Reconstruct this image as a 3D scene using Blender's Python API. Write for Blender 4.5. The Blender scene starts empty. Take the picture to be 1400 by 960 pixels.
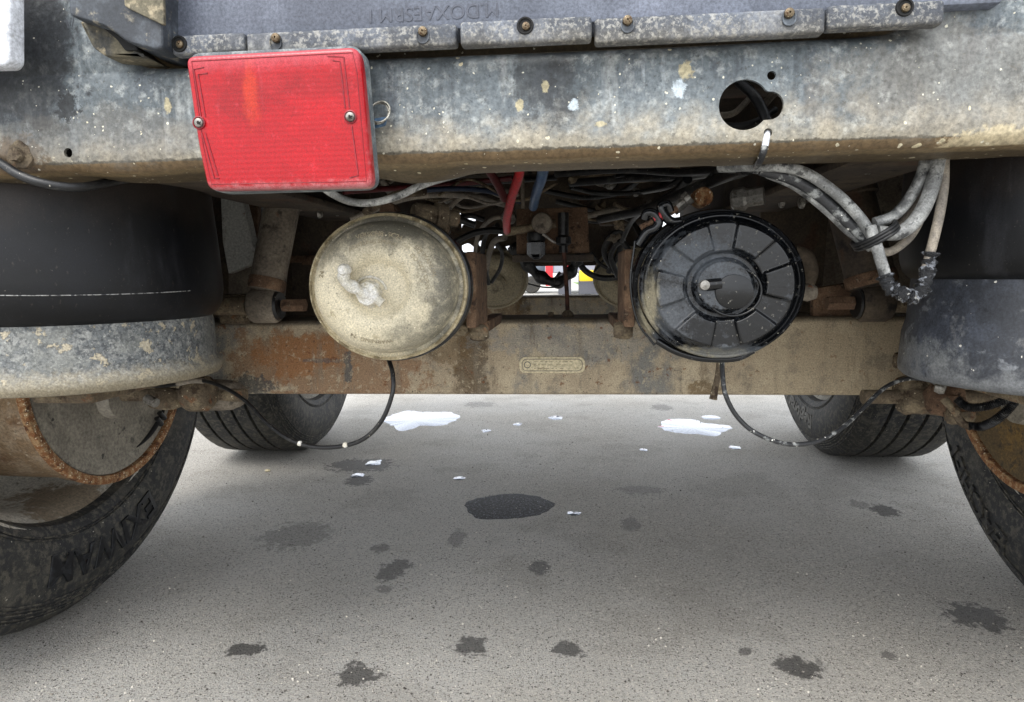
import bpy, bmesh, math, random
from mathutils import Vector, Matrix, Euler, noise as mnoise
random.seed(7)
sc = bpy.context.scene
COL = sc.collection
PI = math.pi
# ------------------------------------------------------------------ camera
FPX, CX0, CY0 = 900.0, 700.0, 480.0          # focal length and centre in the 1400 x 960 frame
CAM = Vector((0, 0, 0.73))
ROLL = math.radians(-0.8)
def cam_rot(yaw, pitch):
    return Matrix.Rotation(yaw, 3, 'Z') @ Matrix.Rotation(PI/2 + pitch, 3, 'X') @ Matrix.Rotation(ROLL, 3, 'Z')
def proj_R(R, p):
    q = R.transposed() @ (Vector(p) - CAM)
    return CX0 + FPX*q.x/-q.z, CY0 - FPX*q.y/-q.z
yaw, pitch = math.radians(5.1), math.radians(-6.6)
for _ in range(20):
    u, v = proj_R(cam_rot(yaw, pitch), (0, 1e5, 0.73))
    yaw += (780-u)/FPX*0.8
    pitch -= (v-375)/FPX*0.8
R = cam_rot(yaw, pitch)
cd = bpy.data.cameras.new('camera'); cam = bpy.data.objects.new('camera', cd); COL.objects.link(cam)
cam.location = CAM; cam.rotation_euler = R.to_euler()
cd.sensor_width = 36; cd.lens = 36*FPX/1400; cd.clip_start = 0.02; cd.clip_end = 3000
sc.camera = cam
def at(px, py, Y):
    """The world point on the plane y = Y that lies along this line of sight."""
    d = R @ Vector((px-CX0, -(py-CY0), -FPX)); t = Y/d.y
    return CAM + d*t
def gnd(px, py, z=0.0):
    d = R @ Vector((px-CX0, -(py-CY0), -FPX)); t = (z-CAM.z)/d.z
    return CAM + d*t
# ------------------------------------------------------------------ world, sun, exposure
SUN_EL, SUN_AZ = math.radians(52), math.radians(205)    # a veiled sun behind the photographer
w = bpy.data.worlds.new("World"); sc.world = w; w.use_nodes = True
nt = w.node_tree; bg = nt.nodes['Background']
sky = nt.nodes.new('ShaderNodeTexSky'); sky.sky_type = 'NISHITA'; sky.sun_disc = False
sky.sun_elevation = SUN_EL; sky.sun_rotation = SUN_AZ; sky.dust_density = 3.0; sky.air_density = 1.2; sky.altitude = 100
hs = nt.nodes.new('ShaderNodeHueSaturation'); hs.inputs['Saturation'].default_value = 0.22; hs.inputs['Value'].default_value = 1.0
nt.links.new(sky.outputs[0], hs.inputs['Color'])
mxw = nt.nodes.new('ShaderNodeMix'); mxw.data_type = 'RGBA'; mxw.inputs[0].default_value = 0.6
nt.links.new(hs.outputs[0], mxw.inputs[6]); mxw.inputs[7].default_value = (8.6, 9.0, 9.6, 1)   # even cloud cover
nt.links.new(mxw.outputs[2], bg.inputs[0]); bg.inputs[1].default_value = 0.15
sd = bpy.data.lights.new('sun', 'SUN'); sd.energy = 1.2; sd.angle = math.radians(25); sd.color = (1, .96, .9)
so = bpy.data.objects.new('sun', sd); COL.objects.link(so)
dirv = Vector((math.sin(SUN_AZ)*math.cos(SUN_EL), math.cos(SUN_AZ)*math.cos(SUN_EL), math.sin(SUN_EL)))
so.rotation_euler = dirv.to_track_quat('Z', 'Y').to_euler()
sc.view_settings.view_transform = 'Standard'; sc.view_settings.look = 'None'
sc.view_settings.exposure = 1.0; sc.view_settings.gamma = 1
sc.cycles.max_bounces = 10; sc.cycles.diffuse_bounces = 7

# ------------------------------------------------------------------ materials
def lin(c):
    if isinstance(c, str):
        c = c.lstrip('#'); c = [int(c[i:i+2], 16)/255 for i in (0, 2, 4)]
        return tuple(x/12.92 if x <= .04045 else ((x+.055)/1.055)**2.4 for x in c)
    return c
MATS = {}
def mat(name, base, layers=(), rough=.7, metal=0., bump=.3, bscale=60., bdist=.002, spec=.5, coat=0., waffle=0, ior=None, trans=0):
    m = bpy.data.materials.new(name); m.use_nodes = True; t = m.node_tree; N, L = t.nodes, t.links
    b = N['Principled BSDF']; b.inputs['Metallic'].default_value = metal
    b.inputs['Specular IOR Level'].default_value = spec; b.inputs['Coat Weight'].default_value = coat
    b.inputs['Coat Roughness'].default_value = .25; b.inputs['Transmission Weight'].default_value = trans
    if ior: b.inputs['IOR'].default_value = ior
    tc = N.new('ShaderNodeTexCoord'); P = tc.outputs['Object']
    def math_(op, a, c=None, d=None, clamp=False):
        n = N.new('ShaderNodeMath'); n.operation = op; n.use_clamp = clamp
        for i, x in enumerate((a, c, d)):
            if x is None: continue
            if isinstance(x, (int, float)): n.inputs[i].default_value = x
            else: L.new(x, n.inputs[i])
        return n.outputs[0]
    def mapped(st):
        if not st: return P
        n = N.new('ShaderNodeMapping'); n.inputs['Scale'].default_value = st; L.new(P, n.inputs[0]); return n.outputs[0]
    def noise(scale, detail=6, rgh=.6, st=None, off=None):
        n = N.new('ShaderNodeTexNoise'); n.inputs['Scale'].default_value = scale; n.inputs['Detail'].default_value = detail
        n.inputs['Roughness'].default_value = rgh
        src = mapped(st)
        if off is not None:
            v = N.new('ShaderNodeVectorMath'); v.operation = 'ADD'; L.new(src, v.inputs[0]); v.inputs[1].default_value = (off, off*.7, -off); src = v.outputs[0]
        L.new(src, n.inputs['Vector']); return n.outputs[0]
    def ss(x, lo, hi):
        n = N.new('ShaderNodeMapRange'); n.interpolation_type = 'SMOOTHSTEP'; L.new(x, n.inputs[0])
        n.inputs[1].default_value = lo; n.inputs[2].default_value = hi; return n.outputs[0]
    def rgb(c):
        c = lin(c); return (c[0], c[1], c[2], 1)
    def mix(f, a, c):
        n = N.new('ShaderNodeMix'); n.data_type = 'RGBA'; L.new(f, n.inputs[0])
        for k, x in ((6, a), (7, c)):
            if isinstance(x, tuple): n.inputs[k].default_value = x
            else: L.new(x, n.inputs[k])
        return n.outputs[2]
    col = rgb(base); ro = None; hb = []
    for i, ly in enumerate(layers):
        k, c, p = ly[0], ly[1], ly[2]
        off = p.get('off', 3.1*i+1)
        if k == 'n':                                   # patches
            f = ss(noise(p['s'], p.get('d', 7), p.get('r', .65), p.get('st'), off), p.get('lo', .5), p.get('hi', .6))
        elif k == 's':                                 # specks and splashes
            v = N.new('ShaderNodeTexVoronoi'); v.inputs['Scale'].default_value = p['s']; v.inputs['Randomness'].default_value = 1
            wob = N.new('ShaderNodeVectorMath'); wob.operation = 'ADD'
            nn = N.new('ShaderNodeTexNoise'); nn.inputs['Scale'].default_value = p['s']*1.7; L.new(P, nn.inputs['Vector'])
            sc2 = N.new('ShaderNodeVectorMath'); sc2.operation = 'SCALE'; sc2.inputs['Scale'].default_value = .5/p['s']
            L.new(nn.outputs['Color'], sc2.inputs[0]); L.new(mapped(p.get('st')), wob.inputs[0]); L.new(sc2.outputs[0], wob.inputs[1])
            L.new(wob.outputs[0], v.inputs['Vector'])
            sep = N.new('ShaderNodeSeparateColor'); L.new(v.outputs['Color'], sep.inputs[0])
            rad = math_('MULTIPLY', sep.outputs[1], p['rad'])
            inside = math_('LESS_THAN', v.outputs['Distance'], rad)
            f = math_('MULTIPLY', inside, math_('LESS_THAN', sep.outputs[0], p['prob']))
        elif k == 'z':                                 # dust or other tone growing towards one edge along an axis
            sp = N.new('ShaderNodeSeparateXYZ'); L.new(P, sp.inputs[0])
            ax = sp.outputs[p.get('ax', 2)]
            g = math_('ADD', ax, math_('MULTIPLY', math_('SUBTRACT', noise(p.get('s', 30), 7, .7, None, off), .5), p.get('wob', .05)))
            f = ss(g, p['a'], p['b']) if p['a'] < p['b'] else math_('SUBTRACT', 1., ss(g, p['b'], p['a']))
        elif k == 'b':                                 # a stain or painted patch with its own place and outline
            v = N.new('ShaderNodeVectorMath'); v.operation = 'SUBTRACT'; L.new(P, v.inputs[0]); v.inputs[1].default_value = p['c']
            if p.get('rot'):
                vr = N.new('ShaderNodeVectorRotate'); vr.rotation_type = 'Z_AXIS'; vr.inputs['Angle'].default_value = p['rot']; L.new(v.outputs[0], vr.inputs['Vector']); v = vr
            q = N.new('ShaderNodeVectorMath'); q.operation = 'MULTIPLY'; L.new(v.outputs[0], q.inputs[0]); q.inputs[1].default_value = [1/x for x in p['r']]
            ln = N.new('ShaderNodeVectorMath'); ln.operation = 'LENGTH'; L.new(q.outputs[0], ln.inputs[0])
            g = math_('ADD', ln.outputs['Value'], math_('MULTIPLY', math_('SUBTRACT', noise(p.get('s', 40), 8, .74, None, off), .5), p.get('wob', 1.2)*2.6))
            f = math_('SUBTRACT', 1., ss(g, 1-p.get('soft', .2), 1+p.get('soft', .2)))
        f = math_('MULTIPLY', f, p.get('amt', 1.))
        col = mix(f, col, rgb(c))
        if 'rough' in p:
            base_r = ro if ro is not None else rough
            n = N.new('ShaderNodeMix'); n.data_type = 'FLOAT'; L.new(f, n.inputs[0])
            if isinstance(base_r, float): n.inputs[2].default_value = base_r
            else: L.new(base_r, n.inputs[2])
            n.inputs[3].default_value = p['rough']; ro = n.outputs[0]
        if p.get('h'): hb.append(math_('MULTIPLY', f, p['h']))
    # fine tonal grain
    g = noise(bscale*3.3, 4, .7)
    gr = N.new('ShaderNodeMapRange'); L.new(g, gr.inputs[0]); gr.inputs[1].default_value = .35; gr.inputs[2].default_value = .65
    gr.inputs[3].default_value = .68; gr.inputs[4].default_value = 1.3
    vm = N.new('ShaderNodeVectorMath'); vm.operation = 'SCALE'
    if isinstance(col, tuple): vm.inputs[0].default_value = col[:3]
    else: L.new(col, vm.inputs[0])
    L.new(gr.outputs[0], vm.inputs['Scale']); L.new(vm.outputs[0], b.inputs['Base Color'])
    if ro is not None: L.new(ro, b.inputs['Roughness'])
    else: b.inputs['Roughness'].default_value = rough
    h = noise(bscale, 8, .68)
    for x in hb: h = math_('ADD', h, x)
    if waffle:
        sp = N.new('ShaderNodeSeparateXYZ'); L.new(P, sp.inputs[0])
        a = math_('SINE', math_('MULTIPLY', sp.outputs[0], waffle)); c = math_('SINE', math_('MULTIPLY', sp.outputs[2], waffle))
        h = math_('ADD', h, math_('MULTIPLY', math_('ADD', a, c), 1.2))
    bp = N.new('ShaderNodeBump'); bp.inputs['Strength'].default_value = bump; bp.inputs['Distance'].default_value = bdist
    L.new(h, bp.inputs['Height']); L.new(bp.outputs[0], b.inputs['Normal'])
    MATS[name] = m; return m

# ------------------------------------------------------------------ geometry helpers
def finish(me, angle=35, smooth=True):
    if smooth:
        me.shade_smooth(); me.set_sharp_from_angle(angle=math.radians(angle))
def mesh(name, verts, faces, m, parent=None, angle=35, smooth=True, label=None):
    me = bpy.data.meshes.new(name); me.from_pydata([tuple(v) for v in verts], [], faces); me.validate(); me.update()
    bm = bmesh.new(); bm.from_mesh(me); bmesh.ops.recalc_face_normals(bm, faces=bm.faces); bm.to_mesh(me); bm.free()
    finish(me, angle, smooth); return link(name, me, m, parent, label)
def link(name, me, m, parent=None, label=None):
    o = bpy.data.objects.new(name, me); COL.objects.link(o)
    if m: me.materials.append(MATS[m] if isinstance(m, str) else m)
    if parent:
        o.parent = parent
        o.matrix_parent_inverse = Matrix.Translation(-world_loc(parent))
    if label: o['label'] = label
    return o
def world_loc(o):
    v = Vector((0, 0, 0))
    while o: v = v + o.location + (o.matrix_parent_inverse.translation if o.parent else Vector()); o = o.parent
    return v
def tag(o, label, cat, group=None, kind=None):
    o['label'] = label
    if cat: o['category'] = cat
    if group: o['group'] = group
    if kind: o['kind'] = kind
    return o
def box(name, x0, x1, y0, y1, z0, z1, m, parent=None, bev=.003, segs=2, label=None, jit=0):
    bm = bmesh.new(); bmesh.ops.create_cube(bm, size=1)
    for v in bm.verts:
        v.co = Vector(((x0+x1)/2+v.co.x*(x1-x0), (y0+y1)/2+v.co.y*(y1-y0), (z0+z1)/2+v.co.z*(z1-z0)))
    if bev: bmesh.ops.bevel(bm, geom=list(bm.edges), offset=bev, segments=segs, affect='EDGES', profile=.5)
    me = bpy.data.meshes.new(name); bm.to_mesh(me); bm.free(); finish(me)
    return link(name, me, m, parent, label)
def lathe(name, prof, origin, axis, m, parent=None, seg=48, angle=35, rfun=None, label=None, sx=1.0, close=True):
    """prof: (radius, distance along axis). axis: 'x', 'y', 'z' or a Vector."""
    ax = {'x': Vector((1, 0, 0)), 'y': Vector((0, 1, 0)), 'z': Vector((0, 0, 1))}.get(axis, axis) if isinstance(axis, str) else Vector(axis).normalized()
    u = ax.orthogonal().normalized() if not isinstance(axis, str) else {'x': Vector((0, 1, 0)), 'y': Vector((1, 0, 0)), 'z': Vector((1, 0, 0))}[axis]
    v = ax.cross(u); O = Vector(origin); V = []; F = []
    for j, (r, h) in enumerate(prof):
        for i in range(seg):
            a = 2*PI*i/seg; rr = r*(rfun(a, h) if rfun else 1)
            V.append(O + ax*h + u*(rr*math.cos(a)*sx) + v*(rr*math.sin(a)))
    for j in range(len(prof)-1):
        for i in range(seg):
            k = (i+1) % seg; F.append((j*seg+i, j*seg+k, (j+1)*seg+k, (j+1)*seg+i))
    if close:
        if prof[0][0] > 1e-4: F.append(tuple(range(seg))[::-1])
        if prof[-1][0] > 1e-4: F.append(tuple((len(prof)-1)*seg+i for i in range(seg)))
    return mesh(name, V, F, m, parent, angle, label=label)
def spline(pts, n=8):
    P = [Vector(p) for p in pts]; P = [P[0]*2-P[1]] + P + [P[-1]*2-P[-2]]; out = []
    for i in range(1, len(P)-2):
        a, b, c, d = P[i-1:i+3]
        for k in range(n):
            t = k/n; out.append(.5*((2*b)+(c-a)*t+(2*a-5*b+4*c-d)*t*t+(3*b-a-3*c+d)*t**3))
    out.append(P[-2]); return out
def tube(name, pts, r, m, parent=None, seg=12, n=8, rf=None, label=None, angle=60, raw=False):
    S = [Vector(p) for p in pts] if raw else spline(pts, n)
    V = []; F = []; T0 = (S[1]-S[0]).normalized(); u = T0.orthogonal().normalized()
    for j, p in enumerate(S):
        T = (S[min(j+1, len(S)-1)]-S[max(j-1, 0)]).normalized()
        u = (u - T*u.dot(T)).normalized(); v = T.cross(u)
        rr = r*(rf(j/(len(S)-1)) if rf else 1)
        for i in range(seg):
            a = 2*PI*i/seg; V.append(p + u*(rr*math.cos(a)) + v*(rr*math.sin(a)))
    for j in range(len(S)-1):
        for i in range(seg):
            k = (i+1) % seg; F.append((j*seg+i, j*seg+k, (j+1)*seg+k, (j+1)*seg+i))
    F.append(tuple(range(seg))[::-1]); F.append(tuple((len(S)-1)*seg+i for i in range(seg)))
    return mesh(name, V, F, m, parent, angle, label=label)
def ptube(name, pp, r, m, parent, **k):
    """pp: (px, py, depth) points; the tube lies at those real depths."""
    return tube(name, [at(*p) for p in pp], r, m, parent, **k)
def plate(name, outs, y0, y1, m, parent=None, bev=.0015, label=None, rnd=0, bseg=2, ydir=True):
    """A plate facing the camera side: outlines in (x, z), first the rim, then holes; front at y0, back at y1."""
    cu = bpy.data.curves.new(name, 'CURVE'); cu.dimensions = '2D'; cu.fill_mode = 'BOTH'
    cu.extrude = max((y1-y0)/2-bev, .0001); cu.bevel_depth = bev; cu.bevel_resolution = bseg; cu.offset = -bev
    for o_ in outs:
        s = cu.splines.new('POLY'); s.points.add(len(o_)-1); s.use_cyclic_u = True
        for i, (x, z) in enumerate(o_): s.points[i].co = (x, z, 0, 1)
    ob = bpy.data.objects.new('tmp', cu); COL.objects.link(ob)
    dg = bpy.context.evaluated_depsgraph_get(); dg.update()
    me = bpy.data.meshes.new_from_object(ob.evaluated_get(dg)); bpy.data.objects.remove(ob); bpy.data.curves.remove(cu)
    ym = (y0+y1)/2
    for v in me.vertices: x, y, z = v.co; v.co = (x, ym - z, y)
    bm = bmesh.new(); bm.from_mesh(me); bmesh.ops.remove_doubles(bm, verts=bm.verts, dist=1e-5)
    bmesh.ops.recalc_face_normals(bm, faces=bm.faces); bm.to_mesh(me); bm.free()
    me.materials.clear(); finish(me, 30); return link(name, me, m, parent, label)
def rounded(pts, rad, n=6):
    out = []; N_ = len(pts)
    for i in range(N_):
        a, b, c = Vector(pts[i-1]), Vector(pts[i]), Vector(pts[(i+1) % N_])
        d1 = (a-b); d2 = (c-b); r = min(rad, d1.length*.45, d2.length*.45); p, q = b+d1.normalized()*r, b+d2.normalized()*r
        for k in range(n+1):
            t = k/n; out.append(tuple(p*(1-t)**2 + b*(2*t*(1-t)) + q*t*t))
    return out
def pxo(pts, Y): return [(at(x, y, Y).x, at(x, y, Y).z) for x, y in pts]
def circ(px, py, rpx, Y, n=28, sx=1.):
    c = at(px, py, Y); r = rpx*Y/FPX
    return [(c.x+r*sx*math.cos(2*PI*i/n), c.z+r*math.sin(2*PI*i/n)) for i in range(n)]
def screw(px, py, Y, r, parent, m='brass', name='screw'):
    c = at(px, py, Y)
    o = lathe(name, [(0, -.35*r), (r*.18, -.3*r), (r*.22, -.62*r), (r*.6, -.62*r), (r*.92, -.4*r), (r, 0), (r, .3*r)], c, 'y', m, parent, seg=20)
    return o
def join_cross(o): return o
def copy_tree(o, parent, dx):
    c = o.copy(); COL.objects.link(c)
    if parent is not None: c.parent = parent; c.matrix_parent_inverse = o.matrix_parent_inverse.copy()
    if dx is not None: c.location = o.location + Vector(dx)
    for ch in [x for x in bpy.data.objects if x.parent == o]: copy_tree(ch, c, None)
    return c
# ------------------------------------------------------------------ material library
def A(px, py, Y): return tuple(at(px, py, Y))
BY = .72                                                   # rear face of the bumper
S = lambda s, r, p: dict(s=s, rad=r, prob=p)
stains = []
for px, py, rx, ry, amt in ((490, 657, 17, 7, .8), (537, 780, 19, 14, .75), (525, 805, 12, 5, .5), (738, 775, 14, 9, .75), (643, 883, 22, 13, .85),
        (777, 888, 19, 10, .85), (488, 922, 30, 14, .85), (338, 888, 24, 8, .9), (405, 732, 44, 17, .4), (1210, 698, 18, 7, .8),
        (1337, 843, 36, 15, .85), (1090, 912, 27, 14, .9), (863, 717, 13, 9, .55), (1018, 890, 11, 5, .7), (1215, 895, 10, 5, .6),
        (875, 670, 30, 6, .45), (625, 735, 12, 10, .5), (495, 636, 44, 9, .85), (1175, 690, 12, 5, .4), (905, 557, 14, 4, .5), (655, 553, 20, 4, .4), (520, 750, 12, 6, .6), (1120, 905, 5, 5, .5)):
    c = gnd(px, py); ex = (gnd(px+rx, py)-c).length; ey = (gnd(px, py-ry)-gnd(px, py+ry)).length/2
    stains.append(('b', '#221e1b', dict(c=tuple(c), r=(ex, ey, 1), s=38, wob=1.2, soft=.16, amt=amt*.9, rough=.5, rot=(.35 if px in (1337, 537, 405) else 0)*(-1 if px == 1337 else 1))))
mat('asphalt', '#bdbbb6', [('n', '#acA8a0', dict(s=1.1, lo=.35, hi=.65, d=5)),
    ('n', '#cbc4ba', dict(s=160, lo=.5, hi=.72, d=3)), ('n', '#57534e', dict(s=150, lo=.54, hi=.62, d=5, amt=.6)), ('n', '#d6d1c7', dict(s=85, lo=.56, hi=.64, d=6, amt=.5)), ('n', '#8b867e', dict(s=4, lo=.52, hi=.62, d=8, amt=.3)), ('n', '#e4dfd5', dict(s=190, lo=.58, hi=.66, d=4, amt=.7)), ('n', '#3d3a36', dict(s=120, lo=.62, hi=.68, d=5, amt=.8)),
    ('s', '#cdc7bd', S(330, .5, .3)), ('s', '#4f4b47', S(300, .5, .28)), ('s', '#efeae0', S(170, .3, .06)), ('s', '#403c38', S(170, .4, .05))] + stains,
    rough=.85, bump=1., bscale=260, bdist=.008, spec=.3)
mat('wet_asphalt', '#1d1e21', [('n', '#55575d', dict(s=120, lo=.5, hi=.6, d=6)), ('n', '#a3a8b0', dict(s=170, lo=.6, hi=.66, d=5)), ('n', '#0c0c0d', dict(s=90, lo=.58, hi=.64, d=5))], rough=.7, bump=1., bscale=230, bdist=.006, spec=.3)  # pale speckle paints the glints of the wet surface into the colour
mat('water', '#8f95a0', [], rough=.05, bump=.02, bscale=30, bdist=.001, spec=1., ior=1.6, metal=.6)
mat('bumper', '#51585c', [('n', '#737b7f', dict(s=7, lo=.4, hi=.66, st=(1, 1, .5))), ('n', '#4a5057', dict(s=24, lo=.53, hi=.66, st=(1, 1, .35), amt=.75)),
    ('n', '#a2a6a4', dict(s=75, lo=.5, hi=.68, d=9, amt=.75)), ('n', '#b4b6b2', dict(s=18, lo=.56, hi=.72, st=(1, 1, .22), amt=.6)),
    ('n', '#32373c', dict(s=140, lo=.6, hi=.68, d=5, amt=.55)), ('n', '#3f454a', dict(s=55, lo=.54, hi=.68, st=(1, 1, .1), amt=.5)), ('n', '#a9b0b3', dict(s=42, lo=.58, hi=.7, st=(1, 1, .12), amt=.5)),
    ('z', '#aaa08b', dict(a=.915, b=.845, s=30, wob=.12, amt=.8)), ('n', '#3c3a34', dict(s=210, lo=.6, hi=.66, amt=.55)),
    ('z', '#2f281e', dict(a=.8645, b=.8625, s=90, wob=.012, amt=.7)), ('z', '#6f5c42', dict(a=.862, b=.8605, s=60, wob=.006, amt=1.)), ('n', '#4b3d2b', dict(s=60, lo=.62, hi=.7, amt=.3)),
    ('b', '#2e2f30', dict(c=A(735, 108, BY), r=(.026, .1, .036), s=60, amt=.6)), ('b', '#2b2b2c', dict(c=A(770, 100, BY), r=(.013, .1, .05), s=60, amt=.6)),
    ('b', '#2a2b2c', dict(c=A(96, 148, BY), r=(.012, .1, .016), s=120, wob=1.9, amt=.9)), ('b', '#29282a', dict(c=A(40, 60, BY), r=(.06, .1, .10), s=20, amt=.75)),  # larger patch at the left end: dirt plus painted shading of the bend
    ('b', '#4d3a26', dict(c=A(28, 238, BY), r=(.02, .1, .03), s=60, wob=1.2, soft=.6, amt=.5)), ('b', '#8b8375', dict(c=A(1300, 120, BY), r=(.13, .1, .07), s=12, amt=.35)), ('b', '#c4b696', dict(c=A(1385, 190, BY), r=(.06, .1, .012), s=50, amt=.8)),
    ('b', '#5d4c38', dict(c=A(28, 213, BY), r=(.03, .1, .022), s=80, amt=.8)), ('b', '#63605a', dict(c=A(150, 190, BY), r=(.12, .1, .03), s=20, amt=.5)),
    ('z', '#7d6c50', dict(ax=1, a=.7245, b=.729, s=30, wob=.004, amt=.95)), ('z', '#2b261e', dict(ax=1, a=.736, b=.75, s=50, wob=.012, amt=.6)),  # brown on the ledge, darker further back
    ('s', '#d8d3c0', dict(s=210, rad=.34, prob=.08, h=.5)), ('s', '#d6cdb2', dict(s=95, rad=.27, prob=.16, h=1.)), ('s', '#cfc3a2', dict(s=45, rad=.22, prob=.12, h=1.2)), ('b', '#b3a887', dict(c=A(937, 98, BY), r=(.0075, .1, .008), s=150, wob=1.1, amt=.95)), ('b', '#b3a887', dict(c=A(745, 120, BY), r=(.004, .1, .0055), s=150, wob=1., amt=.9)), ('b', '#b3a887', dict(c=A(711, 146, BY), r=(.004, .1, .0065), s=150, wob=1., amt=.9)), ('b', '#b3a887', dict(c=A(232, 145, BY), r=(.004, .1, .008), s=150, wob=.9, amt=.9)), ('b', '#c2cdd4', dict(c=A(928, 123, BY), r=(.0065, .1, .008), s=150, wob=1.2, amt=.8)), ('b', '#c2cdd4', dict(c=A(785, 145, BY), r=(.005, .1, .006), s=150, wob=1.2, amt=.8)), ('b', '#b3a887', dict(c=A(822, 171, BY), r=(.006, .1, .003), s=150, wob=1.2, amt=.8))],
    rough=.5, bump=.45, bscale=55, bdist=.003, metal=.15)
mat('panel_plastic', '#565b67', [('n', '#6d7380', dict(s=9, lo=.4, hi=.7, st=(1, 1, .3))), ('n', '#8a90a0', dict(s=5, lo=.52, hi=.72, amt=.6)), ('n', '#3f434c', dict(s=50, lo=.6, hi=.75, st=(.4, 1, 1), amt=.5))], rough=.5, bump=.2, bscale=90)
mat('lip_plastic', '#3f434a', [('n', '#6f757f', dict(s=10, lo=.45, hi=.65, amt=.8)), ('n', '#a09e97', dict(s=200, lo=.48, hi=.6, d=8, amt=.65)), ('n', '#7b7d80', dict(s=16, lo=.5, hi=.66, amt=.6)),
    ('n', '#3c4048', dict(s=18, lo=.52, hi=.6, amt=.75)), ('z', '#8a816c', dict(a=.975, b=.955, s=40, wob=.03, amt=.25))], rough=.6, bump=.4, bscale=130)
mat('dark_plastic', '#30343a', [('n', '#5f666e', dict(s=14, lo=.45, hi=.7)), ('n', '#8c8574', dict(s=60, lo=.55, hi=.66, amt=.7)), ('n', '#15171a', dict(s=30, lo=.58, hi=.7, amt=.6))], rough=.5, bump=.3)
mat('muddy_plastic', '#66604f', [('n', '#3a3a38', dict(s=22, lo=.45, hi=.62)), ('n', '#a1957c', dict(s=70, lo=.54, hi=.66, amt=.8))], rough=.8, bump=.7, bscale=60)
mat('lens', '#9a000e', [('n', '#ab000e', dict(s=14, lo=.42, hi=.68, amt=.7)), ('n', '#8a0009', dict(s=22, lo=.54, hi=.66, amt=.5)),
    ('b', '#750007', dict(c=A(345, 125, .64), r=(.035, .1, .022), s=20, wob=1.4, soft=.35, amt=.45)), ('b', '#7d0109', dict(c=A(410, 112, .64), r=(.045, .1, .014), s=24, wob=1.4, soft=.35, amt=.4)),
    ('b', '#b8330c', dict(c=A(335, 115, .64), r=(.007, .1, .026), s=40, wob=1.5, soft=.6, amt=.6)),  # orange reflection painted into the lens colour
    ('b', '#a3141c', dict(c=A(365, 108, .64), r=(.011, .1, .012), s=60, wob=.6, soft=.4, amt=.5)),
    ('n', '#c9404c', dict(s=120, lo=.58, hi=.72, amt=.3)), ('n', '#c95a62', dict(s=60, lo=.62, hi=.78, st=(1, 1, .2), amt=.3)),
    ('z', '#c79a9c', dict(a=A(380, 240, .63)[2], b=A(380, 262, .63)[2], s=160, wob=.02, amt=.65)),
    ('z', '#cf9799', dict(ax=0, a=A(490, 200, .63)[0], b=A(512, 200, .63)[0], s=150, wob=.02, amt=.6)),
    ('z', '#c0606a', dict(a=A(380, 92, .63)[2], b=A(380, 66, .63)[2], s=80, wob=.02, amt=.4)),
    ('n', '#3a0508', dict(s=300, lo=.66, hi=.72, amt=.5))], rough=.28, bump=.08, bscale=300, bdist=.0005, coat=0., waffle=1250, spec=.35)
mat('lens_deep', '#7a000b', [], rough=.35, bump=.05)
mat('lens_line', '#7a1420', [('n', '#8b1a22', dict(s=200, lo=.4, hi=.7))], rough=.35, bump=.1)
mat('grey_rubber', '#5a6064', [('n', '#868c8c', dict(s=60, lo=.45, hi=.65)), ('n', '#34383b', dict(s=25, lo=.55, hi=.7))], rough=.7, bump=.35, bscale=150)
mat('brass', '#6d604c', [('n', '#4a3522', dict(s=400, lo=.5, hi=.6)), ('s', '#c3b594', S(900, .4, .3))], rough=.4, metal=.6, bump=.3, bscale=400)
mat('bellows', '#060709', [('n', '#0e1015', dict(s=5, lo=.42, hi=.68)), ('n', '#3d3832', dict(s=170, lo=.62, hi=.7, st=(1, 1, .4), amt=.55)), ('n', '#4c4c4e', dict(s=60, lo=.64, hi=.74, st=(1, 1, .15), amt=.4)),
    ('z', '#2d2621', dict(a=.79, b=.86, s=14, wob=.12, amt=.7)), ('n', '#57534c', dict(s=330, lo=.66, hi=.7, amt=.7)), ('n', '#2e2f33', dict(s=14, lo=.52, hi=.7, st=(1, 1, .25), d=9, amt=.6))], rough=.48, bump=.12, bscale=180, bdist=.001, spec=.3)
mat('seam', '#8a8a88', [('n', '#26282b', dict(s=160, lo=.48, hi=.56))], rough=.6)
mat('piston_left', '#5f6263', [('n', '#868784', dict(s=90, lo=.44, hi=.6, d=10)), ('n', '#3e4144', dict(s=150, lo=.5, hi=.6, d=9, amt=.8)), ('n', '#777873', dict(s=20, lo=.48, hi=.64, amt=.6)),
    ('n', '#b3a890', dict(s=48, lo=.58, hi=.61, d=7, amt=.75, h=1.5)), ('z', '#968d78', dict(a=.622, b=.594, s=90, wob=.05, amt=.7)), ('n', '#b0b1ab', dict(s=260, lo=.6, hi=.66, amt=.5)),
    ('z', '#7d735e', dict(a=.599, b=.588, s=40, wob=.006, amt=.8))], rough=.85, bump=.6, bscale=110)
mat('piston_right', '#2b2e34', [('n', '#434852', dict(s=12, lo=.42, hi=.68)), ('n', '#7b7c7c', dict(s=30, lo=.58, hi=.7, d=9, amt=.5)), ('n', '#8a8e92', dict(s=26, lo=.56, hi=.66, st=(.6, 1, 1.2), d=9, amt=.5)),
    ('z', '#77797a', dict(a=.62, b=.585, s=40, wob=.12, amt=.6)), ('b', '#7d8080', dict(c=A(1245, 480, .93), r=(.03, .2, .018), s=60, wob=1.4, soft=.4, amt=.5)), ('n', '#131519', dict(s=60, lo=.6, hi=.7, amt=.8)), ('s', '#c9c6bc', S(130, .2, .12))],
    rough=.5, bump=.35, bscale=100, spec=.5)
AXY = 1.27
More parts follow.
